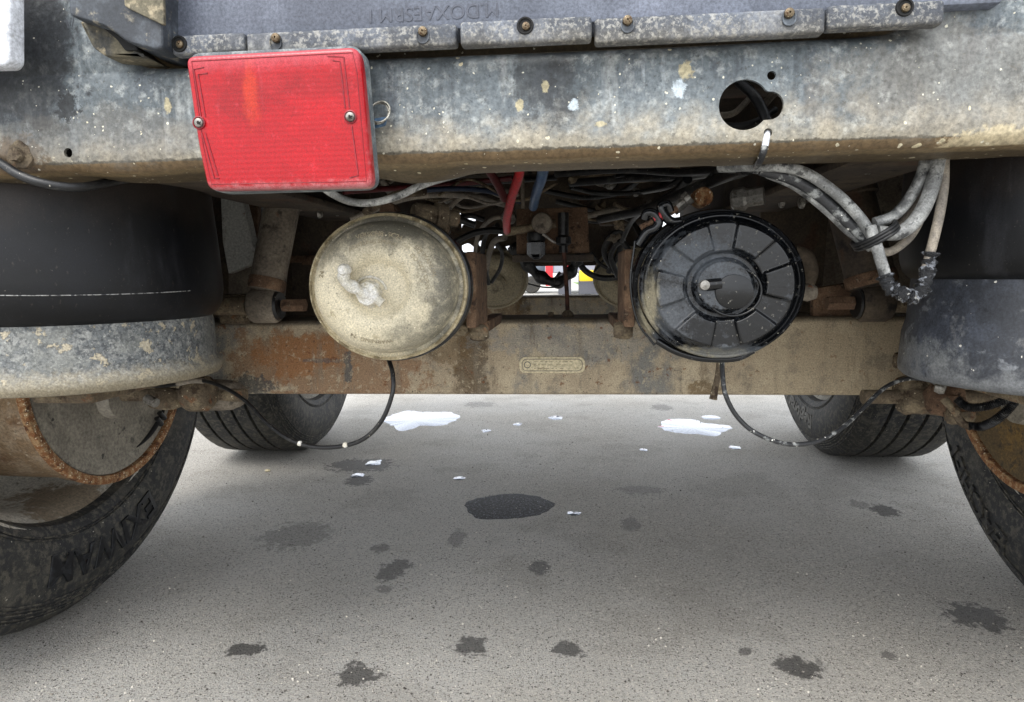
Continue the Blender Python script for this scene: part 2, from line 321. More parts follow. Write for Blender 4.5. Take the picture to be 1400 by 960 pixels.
mat('axle_paint', '#a6977f', [('n', '#b8aa90', dict(s=9, lo=.4, hi=.65)), ('n', '#7c7467', dict(s=22, lo=.5, hi=.68)), ('n', '#6b6f70', dict(s=8, lo=.53, hi=.66, st=(1, 1, .6), amt=.8)),
    ('b', '#86664a', dict(c=A(455, 505, AXY), r=(.19, .3, .08), s=18, wob=1.5, amt=.8)), ('b', '#93633a', dict(c=A(410, 485, AXY), r=(.09, .3, .04), s=30, wob=1.6, amt=.7)),
    ('b', '#4a4b4b', dict(c=A(345, 527, AXY), r=(.04, .3, .018), s=60, wob=1.9, amt=.8)), ('b', '#505455', dict(c=A(476, 505, AXY), r=(.008, .3, .035), s=60, wob=1.4, amt=.8)), ('b', '#52575a', dict(c=A(440, 493, AXY), r=(.045, .3, .004), s=60, wob=1.8, amt=.6)),
    ('b', '#4d3b25', dict(c=A(645, 495, AXY), r=(.028, .3, .10), s=22, wob=1.1, amt=.75)), ('b', '#6d5738', dict(c=A(610, 470, AXY), r=(.05, .3, .05), s=22, wob=1.3, amt=.6)),
    ('b', '#6b5636', dict(c=A(962, 535, AXY), r=(.03, .3, .018), s=40, wob=1.2, amt=.8)), ('b', '#7d8284', dict(c=A(770, 470, AXY), r=(.15, .3, .035), s=18, wob=1.6, amt=.45)),
    ('b', '#4b4c4a', dict(c=A(1210, 495, AXY), r=(.03, .3, .012), s=60, wob=1.9, amt=.6)),
    ('n', '#7d7465', dict(s=40, lo=.52, hi=.66, st=(1, 1, .12), amt=.55)), ('n', '#5b4c3a', dict(s=26, lo=.58, hi=.68, st=(1, 1, .2), amt=.5)), ('n', '#b6a98f', dict(s=95, lo=.55, hi=.66, d=8, amt=.6)), ('n', '#6c3f1e', dict(s=45, lo=.615, hi=.66, d=6, amt=.75)), ('n', '#3a332a', dict(s=150, lo=.6, hi=.65, amt=.75)),
    ('z', '#4c453b', dict(a=.632, b=.641, s=30, wob=.01, amt=.75)), ('z', '#96876d', dict(ax=0, a=.12, b=.45, s=9, wob=.3, amt=.45))], rough=.85, bump=.75, bscale=120, bdist=.0025)
mat('mud_metal', '#5f5343', [('n', '#7d705a', dict(s=30, lo=.45, hi=.62)), ('n', '#3a2d20', dict(s=40, lo=.52, hi=.64)), ('n', '#7a4a26', dict(s=28, lo=.58, hi=.68, amt=.6)), ('s', '#b8ad95', S(180, .3, .15))], rough=.9, bump=.9, bscale=90, bdist=.004)
mat('rust_bracket', '#5b4534', [('n', '#7a614b', dict(s=25, lo=.45, hi=.65)), ('n', '#35261b', dict(s=60, lo=.56, hi=.66)), ('n', '#8b7d69', dict(s=120, lo=.58, hi=.68, amt=.6))], rough=.9, bump=.8, bscale=110)
mat('dark_frame', '#3a322b', [('n', '#524739', dict(s=8, lo=.4, hi=.68)), ('n', '#4a3222', dict(s=11, lo=.55, hi=.66, amt=.7)), ('n', '#14110f', dict(s=25, lo=.56, hi=.7)), ('n', '#645848', dict(s=60, lo=.64, hi=.74, amt=.4))], rough=.85, bump=.5)
mat('dusty_frame', '#665d52', [('n', '#82796b', dict(s=10, lo=.42, hi=.68)), ('n', '#3f3932', dict(s=30, lo=.58, hi=.7)), ('n', '#6f3e20', dict(s=12, lo=.63, hi=.68, amt=.8))], rough=.85, bump=.5)
mat('cream_dome', '#c4baa0', [('n', '#d0c6ac', dict(s=16, lo=.42, hi=.65)), ('n', '#9e9274', dict(s=50, lo=.56, hi=.68, amt=.7)),
    ('b', '#45443e', dict(c=(.012, -.02, .082), r=(.085, .08, .026), s=34, wob=1.2, soft=.65, amt=.85)), ('b', '#4a4a45', dict(c=(.082, -.02, .004), r=(.024, .08, .062), s=34, wob=1.6, soft=.7, amt=.8)),
    ('b', '#53534b', dict(c=(.055, -.02, -.07), r=(.05, .08, .024), s=40, wob=1.8, soft=.7, amt=.55)), ('b', '#47463f', dict(c=(-.07, -.02, .055), r=(.03, .08, .024), s=50, wob=1.8, soft=.7, amt=.6)),
    ('n', '#5a564a', dict(s=180, lo=.63, hi=.68, amt=.75)), ('s', '#dfd6bb', S(150, .25, .12)), ('n', '#d3c8aa', dict(s=90, lo=.58, hi=.68, amt=.5))],
    rough=.5, bump=.18, bscale=140, bdist=.0015)
mat('cream_far', '#90866f', [('n', '#a2977d', dict(s=16, lo=.42, hi=.65)), ('n', '#6d6453', dict(s=24, lo=.55, hi=.7)), ('n', '#4a4438', dict(s=90, lo=.63, hi=.7))], rough=.7, bump=.3)
mat('dome_rim', '#a39678', [('n', '#6e6249', dict(s=40, lo=.48, hi=.62)), ('n', '#cbc0a2', dict(s=90, lo=.56, hi=.66))], rough=.4, bump=.5, bscale=120)
mat('white_fitting', '#c2bdae', [('n', '#d8d6d0', dict(s=60, lo=.45, hi=.62)), ('n', '#a59a82', dict(s=90, lo=.58, hi=.68))], rough=.5, bump=.2, bscale=150)
mat('black_gloss', '#040507', [('n', '#0b0d11', dict(s=14, lo=.42, hi=.66)),
    ('b', '#53575c', dict(c=(-.068, 0, -.03), r=(.026, .09, .05), s=55, wob=2., soft=.5, amt=.65, rough=.8)), ('b', '#958d76', dict(c=(-.089, 0, -.035), r=(.009, .09, .045), s=70, wob=.9, soft=.5, amt=.8, rough=.9)), ('b', '#8d8672', dict(c=(-.03, 0, -.086), r=(.07, .09, .008), s=70, wob=1., soft=.3, amt=.8, rough=.9)),
    ('b', '#4f545a', dict(c=(-.035, 0, .035), r=(.045, .09, .024), s=80, wob=1.3, soft=.4, amt=.75, rough=.8)), ('b', '#565b61', dict(c=(.0, 0, .0), r=(.034, .09, .032), s=110, wob=1.3, soft=.3, amt=.5, rough=.7)), ('b', '#5b6065', dict(c=(.02, 0, -.085), r=(.05, .09, .010), s=110, wob=1.2, soft=.4, amt=.6, rough=.8)),
    ('n', '#6f6c64', dict(s=150, lo=.625, hi=.66, amt=.8, rough=.8)), ('n', '#4a4e55', dict(s=45, lo=.58, hi=.68, amt=.3, rough=.5)), ('s', '#c9c4b5', S(210, .24, .05))],
    rough=.24, bump=.22, bscale=120, bdist=.0012, spec=.5, coat=.0)
mat('black_hose', '#141517', [('n', '#3b3a37', dict(s=60, lo=.52, hi=.68)), ('s', '#9a958a', S(260, .25, .12))], rough=.42, bump=.3, bscale=200)
mat('worn_hose', '#737473', [('n', '#a3a4a1', dict(s=30, lo=.42, hi=.6)), ('n', '#3a3b3c', dict(s=24, lo=.52, hi=.62, amt=.85)), ('n', '#262728', dict(s=60, lo=.56, hi=.62, amt=.8)), ('n', '#5b5a56', dict(s=130, lo=.56, hi=.65, amt=.7))], rough=.42, bump=.35, bscale=140)
mat('dark_worn_hose', '#2e2f31', [('n', '#8f918f', dict(s=55, lo=.52, hi=.62)), ('s', '#e6e4dc', S(230, .35, .22))], rough=.38, bump=.5, bscale=140)
mat('dusty_hose', '#766f66', [('n', '#958c7e', dict(s=30, lo=.42, hi=.6)), ('n', '#4a453f', dict(s=40, lo=.56, hi=.66, amt=.7))], rough=.6, bump=.3, bscale=140)
mat('tape', '#16181c', [('n', '#7b7f86', dict(s=110, lo=.54, hi=.6)), ('n', '#c4c2bc', dict(s=150, lo=.6, hi=.66, amt=.8))], rough=.22, bump=1., bscale=90, bdist=.008)
mat('red_hose', '#a51b22', [('n', '#8a3a3a', dict(s=40, lo=.5, hi=.68))], rough=.45, bump=.2)
mat('blue_hose', '#2c4a6e', [('n', '#4b6076', dict(s=40, lo=.5, hi=.68))], rough=.45, bump=.2)
mat('dark_red_hose', '#4e1517', [], rough=.5); mat('dark_blue_hose', '#152238', [], rough=.5)
mat('brown_rod', '#4a2c20', [('n', '#2c1a13', dict(s=40, lo=.45, hi=.6))], rough=.8)
mat('white_paint', '#c9ccd2', [('n', '#dfe2e8', dict(s=20, lo=.4, hi=.6)), ('n', '#b2b3b3', dict(s=70, lo=.58, hi=.7))], rough=.5, bump=.5, bscale=70, bdist=.004)
mat('sticker', '#c9bd9d', [('n', '#a39878', dict(s=90, lo=.55, hi=.68))], rough=.6)
mat('ink', '#4c4f55', [], rough=.6)
mat('emboss', '#4a4e59', [], rough=.6)
mat('metal_ring', '#a7a49b', [('n', '#6d6a60', dict(s=200, lo=.5, hi=.6))], rough=.35, metal=.8)
mat('silver', '#8d8a84', [('n', '#5f5b53', dict(s=90, lo=.5, hi=.62))], rough=.4, metal=.5, bump=.4)
mat('blue_tag', '#3f5a74', [('n', '#6e8499', dict(s=150, lo=.5, hi=.65))], rough=.5)
mat('tyre', '#1d1e20', [('n', '#34332f', dict(s=5, lo=.4, hi=.66)), ('n', '#2b2c2e', dict(s=9, lo=.4, hi=.65)), ('n', '#59554b', dict(s=70, lo=.46, hi=.62, d=9, amt=.75)), ('n', '#55524a', dict(s=9, lo=.5, hi=.66, d=9, amt=.55)), ('n', '#6b665b', dict(s=160, lo=.6, hi=.68, amt=.6)), ('s', '#aaa496', S(120, .18, .12))], rough=.65, bump=.4, bscale=130, spec=.4)
mat('tyre_wall', '#222325', [('n', '#5e5a50', dict(s=60, lo=.46, hi=.6, d=9, amt=.9)), ('n', '#7a7568', dict(s=150, lo=.56, hi=.65, amt=.6)), ('n', '#141518', dict(s=10, lo=.54, hi=.64, amt=.8))], rough=.7, bump=.5, bscale=110)
mat('tyre_letter', '#101114', [('n', '#25272b', dict(s=60, lo=.5, hi=.62))], rough=.3, bump=.15)
mat('tyre_letter_pale', '#6a6862', [('n', '#4b4a47', dict(s=60, lo=.5, hi=.62))], rough=.7, bump=.15)
mat('rim_paint', '#bdb9ae', [('n', '#cbc7bc', dict(s=10, lo=.4, hi=.65)), ('b', '#6b5330', dict(c=A(125, 685, 1.345), r=(.2, .10, .04), s=14, wob=1.2, amt=.7)), ('n', '#7c7464', dict(s=50, lo=.56, hi=.68))], rough=.6, bump=.3)
mat('drum_rust', '#8a5c38', [('n', '#a98963', dict(s=90, lo=.46, hi=.58)), ('n', '#5c3a22', dict(s=60, lo=.54, hi=.64)), ('s', '#d6c8ac', S(260, .45, .3))], rough=.9, bump=1., bscale=220, bdist=.004)
mat('drum_tan', '#8b7458', [('n', '#a5927a', dict(s=14, lo=.42, hi=.64)), ('n', '#6b4a2c', dict(s=9, lo=.52, hi=.68, amt=.8)), ('n', '#c4b9a4', dict(s=110, lo=.58, hi=.68, amt=.6))], rough=.85, bump=.6)
mat('dust_cover', '#7d776c', [('n', '#8e887b', dict(s=12, lo=.4, hi=.62)), ('n', '#56534d', dict(s=30, lo=.55, hi=.66, amt=.8)), ('n', '#2b2a29', dict(s=26, lo=.63, hi=.67, amt=.85)), ('n', '#9b9587', dict(s=7, lo=.56, hi=.7, st=(1, .5, 1), amt=.7)), ('n', '#6b4c2e', dict(s=8, lo=.6, hi=.7, amt=.5))], rough=.8, bump=.5, bscale=50, bdist=.004)
mat('dust_cover_brown', '#5d4d33', [('n', '#7d6233', dict(s=12, lo=.45, hi=.62)), ('n', '#453a2b', dict(s=50, lo=.52, hi=.64))], rough=.9, bump=.8, bscale=70)
mat('pale_metal', '#b5b5af', [('n', '#8f8c82', dict(s=20, lo=.5, hi=.66)), ('n', '#6f3e20', dict(s=30, lo=.64, hi=.68, amt=.8))], rough=.6, bump=.3)
mat('black_void', '#090909', [], rough=.8)

# ------------------------------------------------------------------ the ground and the puddles
gv = [(-300, -300, 0), (300, -300, 0), (300, 300, 0), (-300, 300, 0)]
g = mesh('ground', gv, [(0, 1, 2, 3)], 'asphalt', smooth=False); g['kind'] = 'structure'
def puddle(name, px, py, rx, ry, m, label, group=None, wob=.25, seed=0, z=.0006, cat='puddle', skew=0):
    c = gnd(px, py); ex = (gnd(px+rx, py)-c).length; ey = (gnd(px, py-ry)-gnd(px, py+ry)).length/2
    V = []; n = 72; th = .0035
    for ring, zz in ((1.0, -.001), (.965, z)):
        for i in range(n):
            a = 2*PI*i/n; q = Vector((math.cos(a)*1.3+seed, math.sin(a)*1.3, seed*.37))
            k = 1 + wob*(mnoise.noise(q)*1.6 + .5*mnoise.noise(q*3.1) + .22*mnoise.noise(q*8))
            x, y = ex*k*math.cos(a)*ring, ey*k*math.sin(a)*ring
            V.append((c.x+x+skew*y, c.y+y, zz))
    V.append((c.x, c.y, z))
    F = [(i, (i+1) % n, n+(i+1) % n, n+i) for i in range(n)] + [(n+i, n+(i+1) % n, 2*n) for i in range(n)]
    o = mesh(name, V, F, m, angle=80); tag(o, label, cat, group); return o
puddle('oil_puddle', 693, 692, 64, 17, 'wet_asphalt', 'large dark oval wet patch in the middle of the asphalt', wob=.12, seed=3, cat='wet patch')
for px, py, rx, ry, sd_, wb, lb in (
        (566, 575, 50, 12, 1, .5, 'bright water puddle seen through the cable loop under the cream brake chamber'),
        (946, 585, 52, 10, 2, .5, 'widest bright water puddle, on the asphalt below the black brake chamber'),
        (972, 571, 13, 3, 4, .2, 'narrow bright puddle just behind the widest puddle below the black brake chamber'),
        (1005, 612, 8, 2.5, 5, .25, 'tiny bright puddle beside the right-hand cable loop, in front of the widest puddle'),
        (512, 633, 10, 4, 6, .4, 'small bright puddle lying on a dark damp stain in front of the left front tyre'),
        (628, 654, 8, 2.5, 7, .2, 'tiny bright puddle just behind the large dark oval wet patch'),
        (785, 702, 9, 3, 8, .5, 'small pale splash directly beside the right end of the large dark oval wet patch'),
        (760, 571, 10, 3, 9, .35, 'faint small puddle on the asphalt between the two widest puddles'),
        (708, 580, 6, 2, 10, .35, 'smallest puddle between the two widest puddles, left of the faint one'),
        (665, 589, 6, 2, 11, .4, 'tiny puddle right of the left cable loop, between oval wet patch and axle'),
        (880, 615, 5, 2, 12, .3, 'tiny bright speck of water in front of the widest puddle, left of it'),
        (489, 650, 9, 3, 13, .45, 'small pale puddle at the edge of the dark damp stain, nearer than its neighbour')):
    puddle('puddle', px, py, rx, ry, 'water', lb, 'water puddles on the asphalt', wob=wb*.6, seed=sd_)
pb = lathe('pebble', [(0, -.003), (.006, -.002), (.009, .001), (.008, .004), (.004, .0065), (0, .007)], gnd(366, 645)+Vector((0, 0, .003)), 'z', 'sticker', seg=14, rfun=lambda a, h: 1+.25*math.sin(2*a+1))
tag(pb, 'small pale pebble lying beside the rear left tyre on bright asphalt', 'pebble')

# loose grit on the asphalt
random.seed(3); gv = []; gf = []
for k in range(5200):
    y = 1.0+2.6*random.random()**1.4; x = random.uniform(-.95, .85)*y; r = random.choice((.0008, .001, .0013, .0013, .0018, .0026))*random.uniform(.8, 1.2); b0 = len(gv)
    q = Euler((random.random()*6, random.random()*6, 0)).to_matrix()
    for d in ((1, 0, 0), (-1, 0, 0), (0, 1, 0), (0, -1, 0), (0, 0, 1), (0, 0, -1)):
        v = q @ Vector(d)*r*random.uniform(.7, 1.2); gv.append((x+v.x, y+v.y, r*.45+v.z*.8))
    for a, b, c_ in ((0, 2, 4), (2, 1, 4), (1, 3, 4), (3, 0, 4), (2, 0, 5), (1, 2, 5), (3, 1, 5), (0, 3, 5)): gf.append((b0+a, b0+b, b0+c_))
mat('grit', '#8f8a81', [('n', '#d5cfc4', dict(s=9, lo=.49, hi=.51, d=9)), ('n', '#4a4641', dict(s=14, lo=.53, hi=.55, d=9))], rough=.85, bump=.2)
gr_ = mesh('grit', gv, gf, 'grit', smooth=False); gr_['kind'] = 'stuff'; gr_['label'] = 'fine loose grit scattered over the asphalt'
# ------------------------------------------------------------------ the trailer
T = bpy.data.objects.new('trailer', None); COL.objects.link(T); T.location = (0, 1.345, 0)
tag(T, 'dusty grey semi-trailer seen from behind and below its bumper, with two axles', 'trailer')

TX = -.055                                               # the trailer stands a little left of the camera
# --- bumper: a folded sheet with a punched keyhole and small holes
xs = [-1.35 + 2.7*i/340 for i in range(341)]
xL, xR = at(215, 90, BY).x, at(1215, 90, BY).x
def smooth(t): t = max(0, min(1, t)); return t*t*(3-2*t)
def bump_pt(x, s):
    rec = smooth((x-xL+.05)/.07)*smooth((xR+.06-x)/.12)          # where the ledge under the panel steps back
    nz = mnoise.noise(Vector((x*5, s*2, 0)))*.0022 + mnoise.noise(Vector((x*17, s*9, 4)))*.0007
    wave = mnoise.noise(Vector((x*9, 7, 0)))*.0032 + mnoise.noise(Vector((x*31, 3, 0)))*.001
    sag = .010*math.exp(-((x-at(560, 240, .75).x)/.05)**2)
    zb = .857+wave
    P = [(.800, zb-.001-sag), (.770, zb-.003-sag*.8), (.740, zb-.0015), (.7265, zb+.0005), (.7205, zb+.006), (.7185, zb+.016), (.7195, zb+.032), (.720, .90), (.720, .915), (.7195, .93), (.7195, .944),
         (.7205+.0*rec, .953), (.7225+.006*rec, .959+.0005*rec), (.722+.016*rec, .964-.002*rec), (.721+.028*rec, .972-.008*rec), (.7205+.034*rec, .985-.012*rec), (.720+.036*rec, 1.01), (.72+.036*rec, 1.06), (.72+.036*rec, 1.14), (.72+.036*rec, 1.3)]
    n = len(P)-1; f = s*n; i = min(int(f), n-1); t = f-i
    y, z = P[i][0]*(1-t)+P[i+1][0]*t, P[i][1]*(1-t)+P[i+1][1]*t
    return Vector((x, y+nz*smooth((s-.1)*6), z))
rows = 58
V = [bump_pt(x, j/rows) for j in range(rows+1) for x in xs]; nx = len(xs)
F = [(j*nx+i, j*nx+i+1, (j+1)*nx+i+1, (j+1)*nx+i) for j in range(rows) for i in range(nx-1)]
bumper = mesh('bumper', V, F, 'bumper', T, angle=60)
bumper['label'] = 'grey mud-speckled steel bumper beam with keyhole cut-out'
def cutter(outline, y0=.60, y1=.85):
    n = len(outline); V = [(x, y0, z) for x, z in outline]+[(x, y1, z) for x, z in outline]
    me = bpy.data.meshes.new('cut'); me.from_pydata(V, [], [tuple(range(n)), tuple(range(2*n-1, n-1, -1))]+[(i, n+i, n+(i+1) % n, (i+1) % n) for i in range(n)])
    bm = bmesh.new(); bm.from_mesh(me); bmesh.ops.recalc_face_normals(bm, faces=bm.faces); bm.to_mesh(me); bm.free()
    o = bpy.data.objects.new('cut', me); COL.objects.link(o); return o
big = []
c1 = at(1016, 145, BY); c2 = at(1050, 146, BY); r1, r2 = .0252, .0142
for i in range(64):                                        # keyhole outline: two lobes with a soft waist
    a = 2*PI*i/64; best = 0; d = Vector((math.cos(a), math.sin(a)))
    best = r1
    off = Vector((c2.x-c1.x, c2.z-c1.z)); b_ = d.dot(off); disc = b_*b_-(off.length_squared-r2*r2)
    if disc > 0: best = max(best, b_+math.sqrt(disc))
    big.append((c1.x+d.x*best, c1.z+d.y*best))
cuts = [cutter(big), cutter(circ(1053, 105, 5.5, BY, 20)), cutter(circ(98, 210, 6.5, BY, 20)), cutter(circ(1048, 183, 5.5, BY, 20))]
so_ = bumper.modifiers.new('s', 'SOLIDIFY'); so_.thickness = .004; so_.offset = -1 
for c_ in cuts:
    bo = bumper.modifiers.new('b', 'BOOLEAN'); bo.object = c_; bo.operation = 'DIFFERENCE'; bo.solver = 'EXACT'
dg = bpy.context.evaluated_depsgraph_get(); dg.update()
nm = bpy.data.meshes.new_from_object(bumper.evaluated_get(dg)); bumper.modifiers.clear()
bumper.data = nm; finish(nm, 50)
for c_ in cuts: bpy.data.objects.remove(c_)

# --- plastic panel above the bumper with its screwed lip
def seg_box(name, px0, px1, pyt, pyb, pr, y0, y1, m, parent, bev=.004):
    a = at(px0, pr, y0).x; b = at(px1, pr, y0).x; zt = at((px0+px1)/2, pyt, y0).z; zb = at((px0+px1)/2, pyb, y0).z
    return box(name, a, b, y0, y1, zb, zt, m, parent, bev=bev, segs=3)
panel = box('rear_panel', at(232, 30, .70).x, at(1372, 10, .70).x, .700, .745, at(700, 36, .70).z, 1.32, 'panel_plastic', T, bev=.004)
panel['label'] = 'blue-grey plastic panel with raised writing above the bumper'
for px0, px1, pt, pb_, y0 in ((233, 334, 46, 73, .690), (336, 624, 38, 68, .686), (629, 809, 25, 58, .680), (813, 1128, 17, 52, .686), (1130, 1290, 3, 36, .690)):
    seg_box('lip_strip', px0, px1, pt, pb_, 50, y0, y0+.016, 'lip_plastic', panel, bev=.0035)
for px, py in ((377, 52), (578, 43), (858, 28), (1079, 18)):
    Y = .685; c = at(px, py+6, Y)
    lathe('screw_slot', [(.0065, 0), (.0062, -.0012), (.0052, -.0012), (.0050, .0005), (0, .0006)], c, 'y', 'dark_plastic', panel, seg=24, rfun=lambda a, h: 1+.25*abs(math.sin(a)))
    screw(px, py, .683, .0048, panel)
for px, py, Y in ((718, 35, .6795), (1237, 10, .6895), (245, 60, .6895)):
    lathe('screw_recess', [(.0085, .0005), (.008, -.0012), (.0065, -.0012), (.006, .0), (0, .0002)], at(px, py, Y), 'y', 'black_void', panel, seg=28)
    screw(px+1, py+1, Y-.0005, .004, panel)
# raised upside-down writing on the panel, running out of the top of the picture
fc = bpy.data.curves.new('t', 'FONT'); fc.body = 'M.DOXAESRM I'; fc.size = .020; fc.extrude = .0002; fc.align_x = 'CENTER'
fo = bpy.data.objects.new('t', fc); COL.objects.link(fo); dg = bpy.context.evaluated_depsgraph_get(); dg.update()
me = bpy.data.meshes.new_from_object(fo.evaluated_get(dg)); bpy.data.objects.remove(fo)
c = at(592, 8, .699)
for v in me.vertices: x, y, z = v.co; v.co = (c.x - x, .6995-z, c.z - y)
link('writing', me, 'emboss', panel)

# --- corner bracket at the left end of the panel
br = plate('lamp_bracket', [rounded(pxo([(105, -60), (236, -60), (236, 72), (228, 76), (190, 66), (160, 44), (112, 30)], .69), .004)], .672, .742, 'dark_plastic', T, bev=.003)
plate('muddy_chute', [rounded(pxo([(113, 31), (158, 34), (185, 66), (205, 80), (150, 80), (132, 68)], .70), .004)], .694, .740, 'muddy_plastic', br, bev=.003)
plate('chute_slot', [rounded(pxo([(138, 36), (160, 38), (190, 68), (172, 70), (160, 54)], .692), .003)], .6915, .70, 'black_void', br, bev=.0005)
plate('bracket_insert', [rounded(pxo([(170, -60), (224, -60), (226, 36), (172, 10)], .67), .003)], .6675, .672, 'muddy_plastic', br, bev=.001)
npl = plate('reflector_plate', [rounded(pxo([(-260, -90), (18, -90), (19, 84), (12, 92), (-260, 100)], .66), .012)], .655, .675, 'white_paint', T, bev=.003)
npl['label'] = 'white rounded plate at the upper left corner'
st_ = plate('sticker', [rounded(pxo([(82, 30), (90, 28), (92, 16), (101, 19), (104, 33), (111, 35), (107, 44), (85, 44)], .715), .0015)], .7155, .7165, 'sticker', bumper, bev=.0003)
for ln_ in ([(93, 38), (91, 26), (96, 36), (97, 27)], [(101, 24), (99, 37)]):
    tube('ink_mark', [at(x, y, .7152) for x, y in ln_], .0006, 'ink', bumper, seg=6, n=3)

# --- tail lamp
LY = .650
lens_o = pxo([(252, 76), (489, 63), (494, 95), (509, 256), (283, 260), (270, 200)], LY)
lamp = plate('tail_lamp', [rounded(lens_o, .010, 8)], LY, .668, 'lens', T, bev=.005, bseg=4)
lamp['label'] = 'red rectangular tail lamp with two screws and dusty lens'
hs_o = pxo([(256, 72), (494, 61), (511, 256), (286, 263)], .666)
plate('lamp_housing', [rounded(hs_o, .014, 8)], .666, .692, 'grey_rubber', lamp, bev=.003)
box('lamp_mount', at(330, 150, .71).x, at(450, 150, .71).x, .690, .722, .885, .945, 'dark_plastic', lamp)
def off_line(name, pts, Y, r, parent, m='lens_line'):
    return tube(name, [at(x, y, Y) for x, y in pts], r, m, parent, seg=6, raw=True)
off_line('lens_rib', [(279, 92), (265, 95), (275, 160)], LY-.0001, .0007, lamp); off_line('lens_rib', [(284, 100), (271, 102), (281, 160)], LY-.0001, .0007, lamp)
off_line('lens_rib', [(276, 182), (293, 244), (300, 244)], LY-.0001, .0007, lamp); off_line('lens_rib', [(281, 182), (298, 240)], LY-.0001, .0007, lamp)
off_line('lens_rib', [(448, 77), (470, 78), (478, 148)], LY-.0001, .0007, lamp); off_line('lens_rib', [(455, 83), (465, 84), (472, 148)], LY-.0001, .0007, lamp)
off_line('lens_rib', [(481, 172), (490, 240), (478, 243)], LY-.0001, .0007, lamp)
for px, py in ((272, 168), (479, 160)):
    lathe('screw_boss', [(.0066, .001), (.0064, -.0008), (.0056, -.0010), (.0050, .0002), (0, .0002)], at(px, py, LY-.0004), 'y', 'lens_line', lamp, seg=24)
    s_ = screw(px, py, LY-.001, .0046, lamp, m='silver')
    c = at(px, py, LY-.0047)
    for ang in (.5, 2.07):
        d = Vector((math.cos(ang), 0, math.sin(ang)))*.0022; tube('screw_cross', [c-d, c+d], .0005, 'black_void', lamp, seg=4, raw=True)
off_line('lens_border', [(262, 84), (482, 72), (488, 98), (501, 248), (289, 252), (278, 200), (262, 84)], LY-.0001, .0004, lamp)
# wire ring and blue plastic tag next to the lamp
c = at(519, 153, .700); ring = [c+Vector((.011*math.cos(a), .006*math.sin(a*1.0), .012*math.sin(a))) for a in [2*PI*i/24 for i in range(25)]]
kr = tube('key_ring', ring, .0011, 'metal_ring', T, raw=True, seg=8)
tube('key_ring_coil', [p+Vector((-.002, .002, -.001)) for p in ring], .0010, 'metal_ring', kr, raw=True, seg=8)
plate('plastic_tag', [rounded(pxo([(508, 163), (529, 160), (527, 172), (512, 176)], .70), .002)], .698, .702, 'blue_tag', kr, bev=.0008)

# --- bolts and cable at the left end of the bumper
bc = at(28, 213, .716)
bo_ = lathe('bumper_bolt', [(0, -.010), (.007, -.010), (.008, -.008), (.008, -.003), (.015, -.002), (.016, .002)], bc, 'y', 'mud_metal', T, seg=24, rfun=lambda a, h: 1+.08*math.sin(3*a)+.05*math.sin(7*a))
ptube('bumper_cable', [(-30, 208, .709), (2, 224, .708), (28, 240, .706), (65, 252, .71), (110, 256, .73), (165, 246, .78), (200, 240, .83)], .0052, 'black_hose', T)
# --- air springs
def air_spring(s, prof_b, prof_p, pm):
    c = Vector((TX+s*.70+.010, .95, 0))
    b = lathe('air_spring', prof_b, c, 'z', 'bellows', T, seg=96, angle=50, rfun=lambda a, h: 1+(.003*math.sin(3*a+h*12)+.002*math.sin(7*a)) if h > .78 else 1)
    lathe('piston', prof_p, c, 'z', pm, b, seg=96, angle=40)
    return b
bl = air_spring(-1, [(.17, 1.04), (.178, .99), (.186, .92), (.192, .84), (.196, .78), (.199, .73), (.199, .712), (.196, .695), (.189, .680), (.178, .671), (.165, .668), (.15, .675)],
    [(.14, .70), (.178, .69), (.182, .66), (.183, .612), (.186, .606), (.190, .602), (.191, .597), (.190, .588), (.186, .583), (.17, .58), (.02, .58)], 'piston_left')
tube('mould_seam', [Vector((TX-.69+.1999*math.cos(a), .95+.1999*math.sin(a), .715+.003*math.sin(a*2))) for a in [PI+.15+2.8*i/24 for i in range(25)]], .0007, 'seam', bl, seg=6)
br_ = air_spring(1, [(.17, 1.04), (.178, .99), (.186, .92), (.190, .84), (.190, .79), (.189, .745), (.184, .727), (.174, .717), (.160, .714), (.15, .72)],
    [(.14, .75), (.170, .742), (.173, .71), (.176, .66), (.181, .64), (.184, .592), (.183, .584), (.178, .579), (.16, .577), (.02, .577)], 'piston_right')
for s in (-1, 1):
    box('trailing_arm', TX+s*.70-.05, TX+s*.70+.05, .90, 2.05, .548, .578, 'mud_metal', T, bev=.008)
# --- floor, frame rails, cross-members and hangers
box('floor_pan', -1.30, 1.30, .80, 3.15, 1.12, 1.16, 'dark_frame', T, bev=.004)
for s in (-1, 1):
    rl = box('frame_rail', TX+s*.46-.006, TX+s*.46+.006, .80, 2.5, .875, 1.12, 'dark_frame', T, bev=.002)
    box('bottom_flange', TX+s*.46-.06, TX+s*.46+.06, .80, 2.5, .862, .874, 'dark_frame', rl, bev=.002)
for y in (1.12, 1.95, 3.0):
    box('cross_member', -1.25, 1.25, y, y+.06, 1.02, 1.12, 'dark_frame', T, bev=.004)
for dy in (0, 1.375):
    for s in (-1, 1):
        Y = 1.55+dy
        if dy == 0:
            o1 = pxo([(398, 235), (505, 235), (505, 445), (400, 445)], Y) if s < 0 else pxo([(1030, 215), (1140, 215), (1120, 445), (1060, 445)], Y)
            hp = plate('hanger_plate', [o1], Y, Y+.012, 'dark_frame', T)
            o2 = pxo([(240, 225), (345, 225), (352, 330), (400, 330), (400, 445), (240, 445)], Y+.15) if s < 0 else pxo([(1140, 215), (1270, 215), (1270, 445), (1100, 445)], Y+.15)
            plate('sky_block_plate', [o2], Y+.15, Y+.162, 'dusty_frame' if s > 0 else 'dark_frame', T)  # plates added to block the sky showing between spring and hanger
        else:
            box('hanger_plate', s*.62-.14, s*.62+.14, Y, Y+.012, .58, 1.0, 'dark_frame', T)
